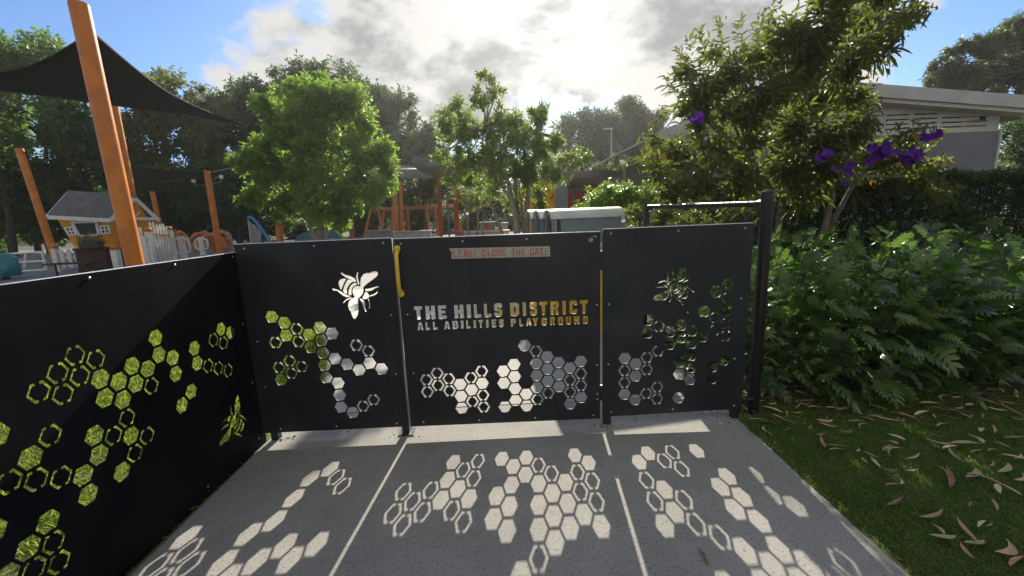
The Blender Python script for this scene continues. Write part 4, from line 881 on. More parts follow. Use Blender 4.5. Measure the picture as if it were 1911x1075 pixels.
# ================================================================== VEGETATION
ML_round = leafmat('round_tree_leaf', (.055, .110, .016), (.115, .205, .032), (.20, .29, .055), (.44, .68, .09), .52, .40)
ML_airy = leafmat('airy_tree_leaf', (.060, .105, .026), (.115, .175, .042), (.20, .25, .075), (.42, .58, .12), .50, .42)
ML_dark = leafmat('dark_forest_leaf', (.018, .040, .015), (.038, .074, .024), (.076, .122, .036), (.18, .33, .07), .30, .6, .3)
ML_mid = leafmat('mid_forest_leaf', (.036, .074, .018), (.072, .130, .030), (.13, .19, .045), (.28, .48, .08), .40, .55, .35)
ML_olive = leafmat('olive_forest_leaf', (.052, .070, .018), (.092, .115, .030), (.16, .17, .045), (.36, .42, .08), .40, .55, .35)
ML_tib = leafmat('flowering_tree_leaf', (.032, .050, .013), (.060, .088, .022), (.12, .11, .034), (.32, .40, .05), .38, .45, .4)
ML_hedge = leafmat('hedge_leaf', (.016, .034, .012), (.032, .062, .018), (.060, .098, .028), (.16, .28, .06), .24, .6, .25)
ML_bright = leafmat('bright_shrub_leaf', (.06, .12, .016), (.11, .21, .025), (.16, .27, .04), (.38, .60, .06), .45, .4)
ML_phil = leafmat('lobed_leaf', (.009, .028, .007), (.042, .100, .020), (.17, .25, .055), (.24, .46, .07), .28, .30, .6)  # leaf tones widened to paint in dark gaps and bright highlights
ML_euc = leafmat('gum_tree_leaf', (.030, .050, .018), (.060, .085, .026), (.11, .125, .04), (.24, .32, .07), .32, .5, .35)

def stem_to(base, top, n=5, wob=.05): return limb(base, top, wob, n)

# dense round tree
Y = 17.0
rows = [(585, 200, 58), (530, 225, 58), (640, 220, 60), (690, 262, 48), (490, 265, 45), (560, 275, 70), (630, 290, 70), (700, 318, 42), (480, 320, 42), (535, 340, 58), (605, 352, 62), (675, 360, 48), (495, 365, 36), (560, 178, 40), (620, 180, 38), (650, 400, 34), (545, 392, 34), (600, 160, 26), (718, 290, 24), (455, 300, 24), (725, 340, 20), (610, 395, 40)]
lb = px_lobes(rows, Y, 1.1); bs = at(592, 440, Y); bs.z = 0
st = [stem_to(bs+Vector((-.05, 0, -.1)), at(582, 360, Y)), stem_to(bs+Vector((.10, .1, -.1)), at(625, 370, Y+.2)), stem_to(bs+Vector((-.12, .1, -.1)), at(556, 375, Y+.3))]
make_tree('dense_tree', 'dense round green tree with bright leaves over pale twin stems', 'tree', tuple(bs), st, lb, M_bark_pale, ML_round, 24, 10, .32, .185, .075, sub=(6, .48), r0=.12, group=None, twigs=4, shell=.35)

# airy tree
Y = 13.0
rows = [(905, 150, 20), (925, 178, 20), (895, 185, 18), (840, 200, 24), (825, 225, 24), (870, 225, 26), (880, 245, 30), (930, 215, 24), (960, 225, 26), (1000, 205, 22), (1015, 230, 24), (990, 250, 28), (930, 260, 34), (850, 270, 30), (970, 285, 38), (905, 300, 40), (850, 315, 30), (1020, 290, 32), (1060, 300, 22), (1085, 288, 18), (940, 330, 38), (1000, 330, 32), (1045, 320, 20), (885, 345, 28), (955, 365, 26), (1000, 370, 22), (865, 300, 24), (1010, 270, 26), (955, 250, 28), (925, 235, 24), (900, 275, 30), (975, 250, 26), (1035, 265, 20), (830, 250, 18), (935, 295, 32), (980, 310, 28), (820, 290, 16)]
lb = px_lobes(rows, Y, .8); bs = at(965, 436, Y); bs.z = 0
st = [stem_to(bs+Vector((-.15, 0, -.1)), at(935, 345, Y)), stem_to(bs+Vector((.05, .1, -.1)), at(962, 330, Y+.2)), stem_to(bs+Vector((.22, .0, -.1)), at(988, 340, Y)), stem_to(bs+Vector((-.3, .2, -.1)), at(918, 385, Y-.2), 5, .03), stem_to(bs+Vector((.1, -.1, -.1)), at(905, 240, Y+.1), 7, .03), stem_to(bs+Vector((.15, .1, -.1)), at(1003, 250, Y+.3), 7, .03)]
make_tree('airy_tree', 'airy open tree with pale multiple stems and loose leaf rosettes', 'tree', tuple(bs), st, lb, M_bark_pale, ML_airy, 25, 8, .18, .175, .056, sub=(6, .46), ang=62, r0=.085, twigs=6, shell=.25, up=.7)
# small thin stemmed tree
Y = 14.5; lb = px_lobes([(870, 372, 18), (890, 360, 20), (905, 375, 18), (880, 385, 16), (855, 360, 14), (900, 345, 14)], Y, .3); bs = at(885, 433, Y); bs.z = 0
st = [stem_to(bs+Vector((dx, 0, -.1)), at(px, py, Y), 5, .04) for dx, px, py in ((-.05, 868, 385), (.02, 884, 378), (.08, 902, 383), (0, 893, 370))]
make_tree('small_tree', 'small tree with thin bare branching stems before the shelter', 'tree', tuple(bs), st, lb, M_bark_pale, ML_olive, 40, 6, .12, .10, .035, r0=.04, twigs=7, shell=.2)

# background trees -----------------------------------------------------
def bg_tree(label, rows, Y, leafm, dens=7.0, ll=.34, lw=.17, trunks=None, nl=7, slen=.5, name='forest_tree', r0=.22, group='trees beyond the playground', up=.45, shell=.45, bark=None, dy=1.6, twigs=3, squash=1.0, sub=(6, .54)):
    dens *= 1.12
    lb = px_lobes(rows, Y, dy); cx = sum(l[0].x for l in lb)/len(lb); low = min(lb, key=lambda l: l[0].z)
    trunks = trunks or [(sum(r[0] for r in rows)/len(rows), 0)]
    st = []
    for tx, lean in trunks:
        f = at(tx, 430, Y); tp = at(tx+lean, 0, Y); zt = sorted(l[0].z for l in lb)[len(lb)//2]
        st.append(stem_to(Vector((f.x, Y+random.uniform(-.5, .5), -.1)), Vector((f.x+lean/F_PX*Y, Y, zt)), 6, .04))
    base = Vector((st[0][0].x, st[0][0].y, 0))
    return make_tree(name, label, 'tree', tuple(base), st, lb, bark or M_bark_dark, leafm, dens, nl, slen, ll, lw, near=False, r0=r0, twigs=twigs, group=group, up=up, shell=shell, squash=squash, sub=sub)
bg_tree('broad dark tree behind the big black shade sail, trunk in shadow', [(-60, 150, 80), (10, 125, 62), (60, 110, 48), (110, 140, 52), (-30, 240, 85), (60, 215, 70), (130, 215, 60), (10, 330, 75), (90, 300, 60), (-70, 330, 80)], 26, ML_mid, 7, trunks=[(20, 20), (90, -10)])
bg_tree('light green gum with bare slanting trunks above the playhouse roof', [(290, 165, 36), (330, 185, 40), (265, 195, 40), (370, 205, 40), (310, 235, 44), (350, 255, 36), (395, 255, 36), (250, 250, 36), (280, 290, 38), (340, 305, 34), (395, 300, 30), (300, 200, 40), (385, 180, 26), (230, 215, 34)], 31, ML_olive, 5.5, trunks=[(270, 20), (300, 10), (340, -12), (380, 14)], r0=.17, shell=.3)
bg_tree('dark leafy tree filling the gap between playhouse and outward leaning pole', [(30, 380, 55), (100, 345, 48), (150, 300, 50), (185, 345, 50), (60, 420, 40), (120, 400, 45), (180, 400, 45), (-40, 400, 60), (210, 290, 46), (-30, 440, 40)], 29, ML_dark, 8, trunks=[(70, 0), (165, 10)])
bg_tree('shady tree with a slanting trunk behind the slim lamp pole', [(240, 350, 40), (290, 345, 42), (340, 345, 46), (395, 345, 46), (440, 340, 46), (320, 395, 42), (380, 390, 45), (440, 390, 45), (270, 400, 40), (410, 430, 36), (470, 425, 34), (340, 430, 30), (250, 440, 32)], 28, ML_dark, 9, trunks=[(375, -28), (300, 8), (450, 0)])
bg_tree('dark fig tree whose top shows just left of the dense round tree', [(440, 185, 40), (480, 180, 34), (420, 230, 48), (470, 235, 55), (430, 290, 45), (480, 300, 50), (410, 270, 30), (500, 195, 30)], 36, ML_dark, 7, trunks=[(450, 0)])
bg_tree('tall dark fig tree rising behind the top of the dense round tree', [(530, 155, 30), (575, 150, 36), (610, 145, 26), (650, 165, 36), (560, 200, 60), (640, 210, 60), (690, 190, 34), (600, 260, 60), (520, 215, 40)], 38, ML_dark, 7, trunks=[(600, 0)])
bg_tree('dark fig tree between the dense round tree and the airy tree', [(715, 190, 30), (745, 205, 34), (775, 235, 34), (730, 245, 48), (785, 270, 36), (745, 295, 46), (800, 300, 34), (700, 300, 40), (810, 330, 34), (760, 340, 36)], 35, ML_dark, 8, trunks=[(750, 0), (790, 5)])
bg_tree('dark conifer like tree with rounded top behind the light mast', [(1180, 200, 24), (1165, 220, 34), (1205, 218, 34), (1150, 250, 40), (1200, 255, 44), (1225, 240, 30), (1160, 295, 44), (1215, 300, 44), (1130, 285, 30)], 46, ML_dark, 7, trunks=[(1185, 0)], ll=.40)
bg_tree('low dark tree beyond the shelter roof next to the airy tree', [(1085, 232, 24), (1060, 245, 26), (1105, 245, 30), (1075, 275, 36), (1040, 260, 22), (1115, 290, 34), (1060, 300, 34), (1090, 315, 30)], 44, ML_dark, 7, trunks=[(1080, 0)], ll=.38)
bg_tree('dark foliage tree shading the back of the picnic shelter', [(840, 360, 34), (880, 380, 36), (800, 375, 36), (760, 385, 34), (830, 405, 30), (920, 390, 34), (960, 395, 34), (720, 390, 34), (690, 370, 34), (690, 415, 28), (780, 420, 26), (880, 415, 26), (1000, 385, 34), (1040, 380, 26)], 36, ML_dark, 9, trunks=[(780, 0), (880, 0), (700, 0)])
bg_tree('dark shrubby tree under the dense round crown', [(500, 390, 40), (540, 400, 36), (590, 405, 36), (640, 400, 36), (500, 430, 26), (560, 430, 24), (660, 425, 24), (470, 370, 36)], 33, ML_dark, 9, trunks=[(520, 0), (610, 0)])
bg_tree('sunlit small bush tree glowing between shelter posts', [(790, 350, 14), (805, 345, 12), (785, 368, 12), (800, 362, 12)], 29, ML_olive, 14, ll=.22, lw=.10, trunks=[(795, 0)], dy=.4, r0=.08, slen=.3)
bg_tree('slim rusty tipped tree beside the shelter roof end', [(1152, 295, 11), (1148, 308, 14), (1158, 312, 13), (1150, 325, 16), (1160, 335, 15), (1115, 306, 8), (1108, 312, 9), (1128, 314, 8)], 24, ML_olive, 16, ll=.20, lw=.09, trunks=[(1152, 0)], dy=.4, r0=.07, slen=.25)
# gum tree over the building
Y = 27.0
bg_tree('spreading gum tree with layered crown above the white roof edge', [(1765, 140, 30), (1790, 112, 32), (1820, 98, 30), (1850, 80, 30), (1890, 72, 34), (1935, 80, 40), (1800, 148, 28), (1835, 140, 30), (1870, 128, 32), (1910, 125, 36), (1778, 170, 24), (1815, 178, 22), (1960, 140, 40), (1850, 168, 20), (1895, 55, 24), (1745, 138, 16), (1770, 160, 24), (1800, 165, 22), (1845, 185, 22), (1890, 160, 28), (1930, 170, 30), (1760, 120, 18)], Y, ML_euc, 16, ll=.27, lw=.085, trunks=[(1930, -40), (1895, -5)], shell=.15, squash=.75, dy=1.2, r0=.16, bark=M_bark_dark, nl=10, slen=.5, name='gum_tree')
bg_tree('dark tree standing behind the end wall of the grey building', [(1890, 260, 30), (1905, 225, 26), (1930, 270, 40), (1895, 300, 34), (1950, 220, 40), (1900, 335, 30)], 21, ML_dark, 8, ll=.24, lw=.10, trunks=[(1905, 0), (1880, 4)], dy=.8, r0=.12, bark=M_bark_dark)
# far wood seen as one mass under the crowns
def far_wood():
    lb = [(Vector((x, 60+random.uniform(-5, 8), z)), 4.2) for x in range(-90, 110, 5) for z in (2.0, 5.5+random.uniform(-1.5, 1.0))]
    P, D_, _ = lobe_pts(lb, 1.1); V, F = shoots(P, D_, 6, .9, .75, .42, near=False); o = mesh_np('far_woodland', V, F, ML_dark); kind(o, 'stuff')
    o['label'] = 'far dark woodland closing the view beneath the tree crowns'; o['category'] = 'woodland'
far_wood()

# bright green shrub and the darker vine on the fence end
Y = 7.6
bush('bright_shrub', 'bright yellow green leafy shrub leaning over the play hut roof', px_lobes([(1110, 372, 24), (1135, 360, 24), (1165, 358, 26), (1195, 362, 28), (1215, 372, 26), (1150, 380, 24), (1100, 388, 12), (1190, 390, 22), (1078, 384, 8), (1225, 355, 16)], Y, .25), ML_bright, 150, .075, .042, near=False, nl=8, slen=.13)
bush('fence_vine', 'dark tangled vine climbing the far end of the chain link fence', px_lobes([(1195, 400, 22), (1215, 420, 24), (1185, 428, 18), (1240, 400, 26), (1270, 420, 26), (1175, 390, 9), (1300, 405, 26), (1330, 425, 22), (1360, 400, 24)], 5.4, .25), ML_tib, 150, .07, .030, near=True, nl=8, slen=.12)

# flowering tree over the fence (large lance leaves, purple blooms)
def flowering_tree():
    Y = 5.6
    rows = [(1470, 60, 50), (1540, 50, 55), (1610, 40, 50), (1670, 30, 36), (1420, 100, 50), (1360, 130, 45), (1310, 165, 42), (1500, 110, 58), (1580, 110, 58), (1440, 165, 55), (1370, 195, 52), (1310, 215, 40), (1520, 175, 52), (1590, 175, 40), (1275, 130, 22), (1285, 190, 24), (1330, 95, 22),
            (1700, 14, 18), (1640, -20, 40), (1560, -15, 45), (1655, 75, 26), (1480, 235, 50), (1400, 255, 50), (1330, 275, 48), (1265, 290, 44), (1225, 310, 30), (1550, 245, 52), (1610, 230, 34), (1470, 300, 52), (1390, 315, 50), (1310, 330, 46), (1250, 345, 34), (1545, 310, 52), (1620, 290, 46), (1680, 280, 40), (1650, 330, 44), (1720, 320, 36), (1745, 345, 26), (1580, 350, 42), (1500, 360, 40), (1420, 365, 36), (1340, 365, 34), (1700, 245, 22), (1210, 280, 14), (1222, 258, 10)]
    lb = px_lobes(rows, Y, .85); bs = at(1440, 430, Y); bs.z = 0
    st = [stem_to(bs+Vector((-.1, 0, -.05)), at(1400, 330, Y), 5, .05), stem_to(bs+Vector((.05, .1, -.05)), at(1470, 310, Y+.2), 5, .05), stem_to(bs+Vector((.15, 0, -.05)), at(1550, 320, Y), 5, .05), stem_to(bs+Vector((.05, 0, -.05)), at(1500, 170, Y), 7, .04), stem_to(bs+Vector((.2, .1, -.05)), at(1600, 330, Y-.3), 6, .05)]
    # upright leading shoots that break the outline
    tips, dirs = [], []
    for x, y, dx, dy in ((1290, 75, -.2, 1), (1340, 48, -.1, 1), (1275, 118, -.6, .8), (1250, 165, -.9, .5), (1246, 205, -1, .1), (1420, 25, 0, 1), (1725, 8, .9, .5), (1722, 30, 1, 0), (1660, 112, .8, -.6), (1250, 130, -.8, .6), (1690, 55, .8, -.5), (1380, 40, -.2, 1), (1265, 100, -.5, .9), (1785, 350, .9, .1), (1762, 372, .7, -.5), (1745, 250, .8, .5), (1640, 128, .6, -.8), (1215, 240, -.5, .8), (1193, 300, -1, .2), (1755, 300, .9, .4), (1310, 60, -.2, 1), (1450, 8, 0, 1)):
        for _ in range(3): tips.append(np.array(at(x, y, Y+random.uniform(-.3, .3)))+RNG.normal(0, .04, 3)); dirs.append(np.array((dx, random.uniform(-.2, .2), dy))+RNG.normal(0, .12, 3))
    ex = shoots(np.array(tips), np.array(dirs), 12, .42, .13, .034, 48, near=True, droop=.35)
    t = make_tree('flowering_tree', 'large flowering tree with lance leaves and purple blooms behind the pipe post', 'tree', tuple(bs), st, lb, M_bark, ML_tib, 44, 10, .30, .150, .042, ang=52, near=True, r0=.055, twigs=5, shell=.3, up=.5, droop=.35, extra=[ex])
    # rusty buds at shoot tips
    P = np.array(tips); n = 520; base = lobe_pts(lb, 6, .7, .85)[0]; base = base[RNG.permutation(len(base))[:n]]; Pb = np.concatenate([P, base]); Pb = np.repeat(Pb, 4, 0)+RNG.normal(0, .025, (len(Pb)*4, 3)); k = len(Pb)
    V, F = leaves(Pb, RNG.normal(0, .5, (k, 3))+np.array([0, 0, 1.0]), RNG.normal(size=(k, 3)), RNG.uniform(.018, .036, k), RNG.uniform(.013, .022, k), LEAF_NEAR_V, LEAF_NEAR_F)
    mesh_np('flower_buds', V, F, leafmat('bud', (.07, .022, .016), (.13, .045, .028), (.18, .08, .04), (.30, .10, .06), .25), t)
    M_pet = leafmat('purple_petal', (.060, .007, .16), (.095, .013, .24), (.16, .022, .30), (.20, .03, .48), .28, .6, .2)
    PV = np.array([(0, 0, 0), (.45, .34, .10), (.85, .46, .12), (1, .12, .05), (1, -.12, .05), (.85, -.46, .12), (.45, -.34, .10), (.5, 0, .02)], np.float32)
    PF = np.array([(0, 7, 1), (1, 7, 2), (2, 7, 3), (3, 7, 4), (4, 7, 5), (5, 7, 6), (6, 7, 0)], np.int32)
    for (x, y, r, n) in ((1642, 287, 23, 15), (1706, 298, 17, 8), (1572, 326, 17, 8), (1535, 290, 13, 6), (1735, 250, 13, 5), (1296, 226, 11, 4)):
        c = np.array(at(x, y, Y-1.0)); rr = r/F_PX*(Y-1.0); ctr = c+RNG.normal(0, .48, (n, 3))*rr*np.array([1, .8, 1]); P_, D_, N_ = [], [], []
        for q in ctr:
            ax = unit(np.array([[RNG.normal(0, .6), -1, RNG.normal(.2, .6)]]))[0]; a = np.cross(ax, [0, 0, 1.0]); a /= np.linalg.norm(a); b_ = np.cross(ax, a)
            for k in range(5): th = k*math.tau/5+.3; P_.append(q); D_.append(a*math.cos(th)+b_*math.sin(th)+ax*.25); N_.append(ax)
        k = len(P_); V, F = leaves(np.array(P_), np.array(D_), np.array(N_), RNG.uniform(.045, .062, k), RNG.uniform(.045, .06, k), PV, PF); mesh_np('flower_cluster', V, F, M_pet, t)
    # a few old leaves turned orange
    k = 46; base = lobe_pts(lb, 8, .2, .85)[0]; base = base[RNG.permutation(len(base))[:k]]
    V, F = leaves(base, RNG.normal(0, .5, (k, 3))+np.array([0, -.3, -.8]), RNG.normal(size=(k, 3)), RNG.uniform(.08, .13, k), RNG.uniform(.03, .045, k), LEAF_NEAR_V, LEAF_NEAR_F); mesh_np('old_leaves', V, F, leafmat('old_leaf', (.30, .10, .015), (.42, .18, .02), (.45, .28, .04), (.7, .35, .05), .45), t)
flowering_tree()

# clipped hedge along the building
def hedge():
    x0, x1, y0, y1 = 3.15, 13.5, 6.3, 7.6; z1 = 1.80
    t = thing('hedge', 'long dark clipped hedge standing between the lobed plants and the building', 'hedge', ((x0+x1)/2, y0, 0))
    n = 25000; f = RNG.uniform(0, 1, n); P = np.empty((n, 3)); P[:, 0] = RNG.uniform(x0, x1, n); P[:, 1] = y0+np.abs(RNG.normal(0, .22, n)); P[:, 2] = RNG.uniform(.05, z1, n)
    P[:, 1] += .10*np.sin(P[:, 0]*2.1+P[:, 2]*3)+.07*np.sin(P[:, 0]*5.3); top = f < .30; P[top, 1] = RNG.uniform(y0, y1, top.sum()); P[top, 2] = z1-np.abs(RNG.normal(0, .05, top.sum())); P[:, 2] += .045*np.sin(P[:, 0]*3.1)+.03*np.sin(P[:, 0]*7.7)
    sd = (f > .94); P[sd, 0] = x0+np.abs(RNG.normal(0, .08, sd.sum())); P[sd, 1] = RNG.uniform(y0, y1, sd.sum())
    D_ = RNG.normal(0, .5, (n, 3))+np.where(top[:, None], np.array([0, -.1, 1.0]), np.array([0, -.9, .45]))
    V, F = shoots(P, D_, 6, .10, .062, .030, 60, near=False); mesh_np('foliage', V, F, ML_hedge, t)
    b = MB()
    for k in range(26):
        x = x0+.2+k*.4; q = Vector((x, (y0+y1)/2+random.uniform(-.3, .3), -.05)); b.tube([q, q+Vector((random.uniform(-.2, .2), 0, .8)), q+Vector((random.uniform(-.3, .3), 0, 1.6))], [.03, .022, .01], 5)
    b.build('stem', M_bark_dark, t)
hedge()

# plants with deeply lobed leaves -----------------------------------------
def lobed_template(n, lob, seed):
    """oval blade cut into n broad blunt lobes on each side, on a thin stalk"""
    r = random.Random(seed); V = [(0, 0, 0)]; F = []
    for i in range(n+1): V.append((.04+.92*i/n, .02*math.sin(i*1.7+seed), .07*math.sin(math.pi*i/n)))
    for s in (-1, 1):
        for i in range(n):
            t = (i+.5)/n; L = lob*(math.sin(math.pi*(.16+.72*t))**.55)*r.uniform(.82, 1.12); f = r.uniform(.05, .10)+.10*t; z = .07*math.sin(math.pi*t); bend = r.uniform(-.02, -.10)
            x0, x1 = .04+.92*i/n, .04+.92*(i+1)/n; g = (x1-x0)*.10; k = len(V)
            V += [(x0+g+f*.30, s*L*.35, z+.025), (x1-g+f*.30, s*L*.35, z+.025), (x0+g+f*.75, s*L*.80, z+.02+bend*.4), (x1-g*1.6+f*.75, s*L*.80, z+.02+bend*.4), (x0+(x1-x0)*.5+f+.01, s*L, z+bend)]
            q = [(1+i, k, k+1), (1+i, k+1, 2+i), (k, k+2, k+3), (k, k+3, k+1), (k+2, k+4, k+3)]
            F += q if s < 0 else [(a, c, b) for a, b, c in q]
    k = len(V); V += [(-.95, .012, -.30), (-.95, -.012, -.30), (.05, -.014, 0), (.05, .014, 0)]; F += [(k, k+1, k+2), (k, k+2, k+3)]
    k = len(V); V += [(.96, .07, .0), (.96, -.07, 0), (1.10, .05, -.04), (1.10, -.05, -.04), (1.17, 0, -.07)]; F += [(k, k+1, k+3), (k, k+3, k+2), (k+2, k+3, k+4)]
    return np.array(V, np.float32), np.array(F, np.int32)
LOBED = [lobed_template(7, .30, 1), lobed_template(6, .33, 2), lobed_template(5, .27, 3), lobed_template(7, .26, 4)]
def lobed_plant(label, x, y, h, n, sc):
    n = int(n*3.3); sc *= .53
    t = thing('lobed_plant', label, 'plant', (x, y, 0), 'lobed leaf plants in the garden bed'); az = RNG.uniform(0, math.tau, n); el = RNG.uniform(-.15, 1.25, n)
    out = np.stack([np.cos(az)*np.cos(el), np.sin(az)*np.cos(el), np.sin(el)], 1)
    ln = sc*RNG.uniform(.75, 1.15, n); tilt = RNG.uniform(.0, .55, n)
    c = np.array([x, y, .18])+out*np.array([.72, .62, h*.80])*RNG.uniform(.45, 1.0, n)[:, None]; c[:, 2] = np.maximum(c[:, 2], .12)
    D_ = out+RNG.normal(0, .42, (n, 3)); D_[:, 2] = D_[:, 2]*.7-tilt*.5+.26; N_ = np.array([0, 0, .9])+out*.5+RNG.normal(0, .55, (n, 3))
    ln *= RNG.uniform(.55, 1.15, n); wd = ln*RNG.uniform(.8, 1.25, n); dr = RNG.uniform(0, 1, n); pick = RNG.integers(0, 4, n)
    parts = [leaves(c[q], D_[q], N_[q], ln[q], wd[q], *LOBED[k], droop) for k in range(4) for q, droop in (((pick == k) & (dr < .5), .12), ((pick == k) & (dr >= .5), .45)) if q.any()]
    V, F = join(parts); mesh_np('leaf_mass', V, F, ML_phil, t)
    b = MB()
    for k in range(10): q = Vector(c[k]); b.tube([Vector((x+RNG.normal(0, .06), y+RNG.normal(0, .06), -.02)), Vector((x, y, 0)).lerp(q, .5)+Vector((0, 0, .12)), q], [.016, .012, .007], 5)
    b.build('stem', mat('green_stem', (.05, .09, .025), .5) if 'green_stem' not in bpy.data.materials else bpy.data.materials['green_stem'], t)
for (x, y, h, n, s, lab) in ((2.22, 3.45, 1.05, 120, .34, 'dark lobed plant crowding the foot of the tall pipe post'), (2.80, 3.38, 1.10, 130, .36, 'lobed plant in the front row before the hedge, reaching over the grass edge'), (3.42, 3.45, 1.05, 130, .38, 'glossy lobed plant in the front row above a heap of fallen leaves'), (4.10, 3.55, 1.10, 130, .40, 'wide arching lobed plant at the picture edge of the bed'), (4.85, 3.9, 1.15, 110, .40, 'lobed plant at the outer end of the garden bed'),
        (2.35, 4.3, 1.20, 110, .34, 'lobed plant in the back row beside the fence rail'), (3.10, 4.35, 1.28, 120, .36, 'tall lobed plant in the middle of the back row under the purple blooms'), (3.90, 4.5, 1.20, 120, .36, 'lobed plant in the back row in front of the hedge'), (4.80, 4.9, 1.25, 110, .38, 'lobed plant in the back row near the building wall'), (5.8, 5.2, 1.2, 100, .40, 'farthest lobed plant close to the hedge foot'), (3.3, 5.4, 1.15, 100, .34, 'lobed plant squeezed against the hedge behind the others'), (2.5, 5.3, 1.15, 90, .34, 'lobed plant behind the back row by the chain link fence')):
    lobed_plant(lab, x, y, h, n, s)

# grass -------------------------------------------------------------------
def grass(name, label, poly_test, xr, yr, n, L, Wd, mt, lie=.6):
    P = np.stack([RNG.uniform(*xr, n), RNG.uniform(*yr, n), np.full(n, -.006)], 1); P = P[poly_test(P)]; k = len(P)
    cl = .5+.5*np.sin(P[:, 0]*5.1+2*np.sin(P[:, 1]*3.3))*np.sin(P[:, 1]*4.7+1.3*np.sin(P[:, 0]*2.7)); keep = RNG.uniform(0, 1, k) < .55+.45*cl; P = P[keep]; k = len(P)
    D_ = RNG.normal(0, lie, (k, 3)); D_[:, 2] = np.abs(D_[:, 2])*.5+.45; ln = RNG.uniform(.5, 1.2, k)*L
    V, F = leaves(P, D_, RNG.normal(0, .4, (k, 3))+np.array([0, 0, .8]), ln, np.full(k, Wd), BLADE_V, BLADE_F, .35); o = kind(mesh_np(name, V, F, mt), 'stuff'); o['label'] = label; o['category'] = 'grass'
ML_lawn = leafmat('lawn_blade', (.055, .100, .010), (.125, .19, .018), (.32, .28, .085), (.42, .60, .05), .5, .8, .08)
ML_shade = leafmat('shade_grass_blade', (.050, .105, .016), (.090, .170, .026), (.20, .22, .07), (.30, .52, .06), .44, .7, .2)
grass('lawn_grass', 'bright sunlit grass growing behind the long wing panel', lambda P: (P[:, 0] < -1.76-np.maximum(0, P[:, 1]-3.8)*.42) & (P[:, 0] > -8.6+np.maximum(0, P[:, 1]-9)*1.5), (-8.6, -1.7), (-.4, 9.2), 210000, .115, .0075, ML_lawn, .75)
grass('verge_grass', 'short shaded grass beside the concrete path below the lobed plants', lambda P: (P[:, 0] > 1.572+.02*np.sin(P[:, 1]*9)) & (P[:, 1] < 3.05+.08*np.sin(P[:, 0]*6)), (1.58, 6.4), (.2, 3.1), 240000, .046, .0042, ML_shade, .6)

# fallen gum leaves ---------------------------------------------------------
def gum_leaf(curve, L, Wd, curl):
    n = 9; V = []; F = []
    for i in range(n+1):
        u = i/n; x = L*(u-.5); y = curve*L*(1-(2*u-1)**2)-curve*L*.5; wv = Wd*.5*max(.04, math.sin(math.pi*u**.8)**.85); z = curl*L*(2*u-1)**2
        V += [(x, y-wv, z+wv*.35), (x, y, z), (x, y+wv, z+wv*.35)]
    for i in range(n):
        for j in (0, 1): F.append((i*3+j, i*3+3+j, i*3+4+j, i*3+1+j))
    return V, F
LEAF_MATS = [mat('dry_leaf_tan', (.48, .31, .20), .6, (.38, .23, .14), 25), mat('dry_leaf_rust', (.42, .25, .15), .6, (.30, .16, .09), 25), mat('dry_leaf_straw', (.56, .44, .28), .55, (.45, .33, .20), 25), mat('dry_leaf_brown', (.22, .13, .08), .7, (.15, .09, .055), 25), mat('dry_leaf_grey', (.33, .28, .22), .7, (.24, .20, .15), 25), mat('dry_leaf_olive', (.28, .26, .12), .6, (.36, .27, .15), 25)]
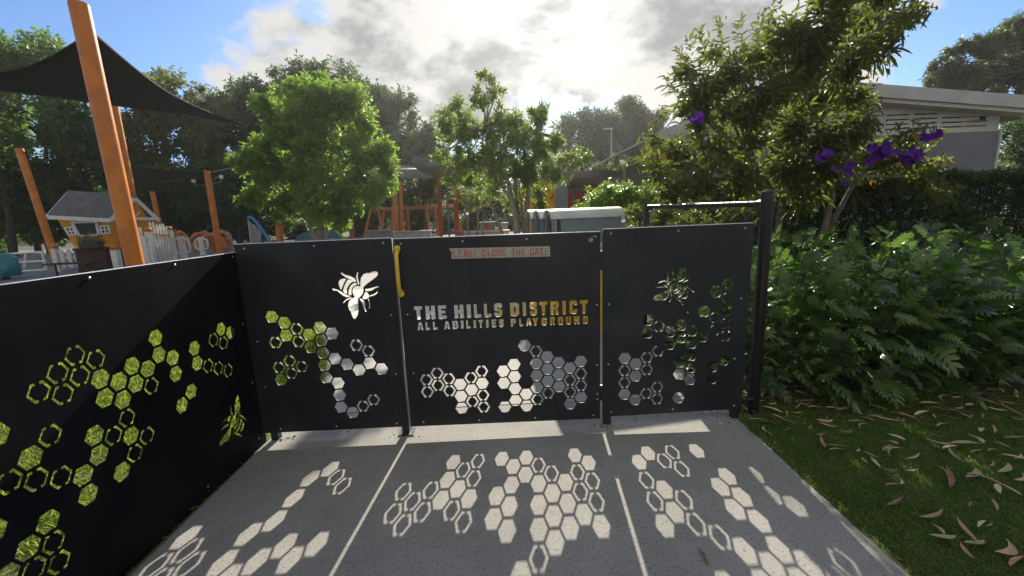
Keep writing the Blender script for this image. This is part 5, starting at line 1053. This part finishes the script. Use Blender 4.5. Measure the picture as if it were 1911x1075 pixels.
def fallen_leaves():
    rr = random.Random(21); protos = []
    for k in range(18):
        b = MB(); V, F = gum_leaf(rr.choice((.03, .06, .09, .14, .20, .30))*rr.choice((-1, 1)), rr.uniform(.09, .18), rr.uniform(.013, .030), rr.uniform(-.02, .04)); b.add(V, F); o = b.build('fallen_leaf', LEAF_MATS[k % 6], None, True); protos.append(o)
    spots = []
    for px, py, a in ((1392, 768, 80), (1415, 790, -5), (1430, 808, -60), (1450, 785, 30), (1488, 778, 5), (1500, 762, -5), (1520, 768, -10), (1540, 792, 5), (1545, 800, 35), (1535, 830, -55), (1560, 838, 20), (1580, 812, -10), (1560, 845, -5), (1600, 848, -45), (1612, 865, -60), (1625, 858, 50), (1632, 868, -70), (1655, 845, -20), (1668, 850, -15), (1635, 782, -10), (1655, 788, 40), (1680, 780, 60), (1695, 785, 50), (1718, 778, -8), (1742, 785, -60), (1755, 800, -20), (1790, 776, 20), (1812, 782, -30), (1832, 808, -40), (1770, 842, -10), (1780, 855, -60), (1800, 835, 10), (1820, 850, 5), (1850, 848, 0), (1870, 838, 70), (1895, 825, -10), (1900, 860, -30), (1875, 880, -20), (1850, 875, -35), (1770, 900, -40), (1815, 892, -30), (1830, 900, 20), (1700, 885, 0), (1660, 888, -5), (1680, 910, -45), (1665, 912, 0), (1740, 970, -20), (1750, 995, -70), (1762, 1010, -8), (1800, 1000, -70), (1820, 1020, -15), (1800, 1040, -50), (1830, 985, -25), (1875, 1035, -20), (1895, 1055, -15), (1810, 950, -25), (1845, 990, -28), (1670, 945, -30), (1900, 790, 10), (1880, 760, 30), (1860, 770, 45), (1845, 755, 70), (1905, 900, -35), (1600, 775, 15), (1575, 770, -20), (1470, 792, 60), (1610, 800, -10), (1705, 860, -25), (1312, 1040, -80)):
        q = gp(px, py); spots.append((q.x, q.y, math.radians(-a)+rr.uniform(-.2, .2)))
    for _ in range(70): x = rr.uniform(1.9, 4.4); y = rr.uniform(1.2, 3.05); spots.append((x, y, rr.uniform(0, 6.28))) if x-1.6 > (3.05-y)*.5 else None
    for _ in range(34): spots.append((rr.uniform(1.75, 4.2), rr.gauss(2.85, .12), rr.gauss(0, .7)))
    # litter seen through the holes of the panel by the bed
    for _ in range(46): spots.append((rr.uniform(1.62, 2.3), rr.uniform(2.95, 4.3), rr.uniform(0, 6.28)))
    used = set()
    for x, y, a in spots:
        k = 3 if (x < 1.58) else rr.randrange(18)
        if k not in used: o = protos[k]; used.add(k)
        else: o = protos[k].copy(); COL.objects.link(o)
        onp = x < 1.58; o.location = (x, y, .006 if onp else .022+rr.uniform(0, .014)); o.rotation_euler = (rr.uniform(-.22, .22)*(0 if onp else 1), rr.uniform(-.16, .16)*(0 if onp else 1), a); s = rr.uniform(.50, 1.12); o.scale = (s, s, s)
        tag(o, 'dry curved brown gum leaf lying on the ground by the garden bed', 'leaf', 'fallen gum leaves')
        if onp: o['label'] = 'lone dry leaf lying on the bare concrete path'; del o['group']
fallen_leaves()
# straw and twigs mixed in the litter under the lobed plants
def litter():
    n = 900; P = np.stack([RNG.uniform(1.62, 4.6, n), RNG.uniform(2.5, 3.5, n), RNG.uniform(.0, .03, n)], 1); D_ = RNG.normal(0, 1, (n, 3)); D_[:, 2] *= .08
    V, F = leaves(P, D_, np.tile([0, 0, 1.0], (n, 1)), RNG.uniform(.05, .16, n), RNG.uniform(.003, .012, n), LEAF_FAR_V, LEAF_FAR_F); o = kind(mesh_np('leaf_litter', V, F, leafmat('litter', (.06, .035, .02), (.16, .10, .06), (.26, .19, .11), (.3, .2, .1), .1)), 'stuff'); o['label'] = 'fine straw and twig litter at the edge of the garden bed'; o['category'] = 'litter'
litter()

# ================================================================== HAZE
def haze():  # mild haze, spread wide to simulate the lens veil towards the sun
    b = MB(); b.box((0, 35, 12.4), (244, 154, 26.8)); o = kind(b.build('haze', None), 'stuff'); o.display_type = 'WIRE'
    o['label'] = 'thin haze added over the whole playground to veil the sunward view'; o['category'] = 'haze'
    mt = bpy.data.materials.new('haze_air'); mt.use_nodes = True; t = NT(mt.node_tree); t.n.clear(); v = t.add('ShaderNodeVolumePrincipled'); v.inputs['Color'].default_value = (.97, .98, 1, 1)
    v.inputs['Density'].default_value = HAZE_DENSITY; v.inputs['Anisotropy'].default_value = .60; o2 = t.add('ShaderNodeOutputMaterial'); t.l.new(v.outputs[0], o2.inputs['Volume']); o.data.materials.clear(); o.data.materials.append(mt)
HAZE_DENSITY = .0006
haze()
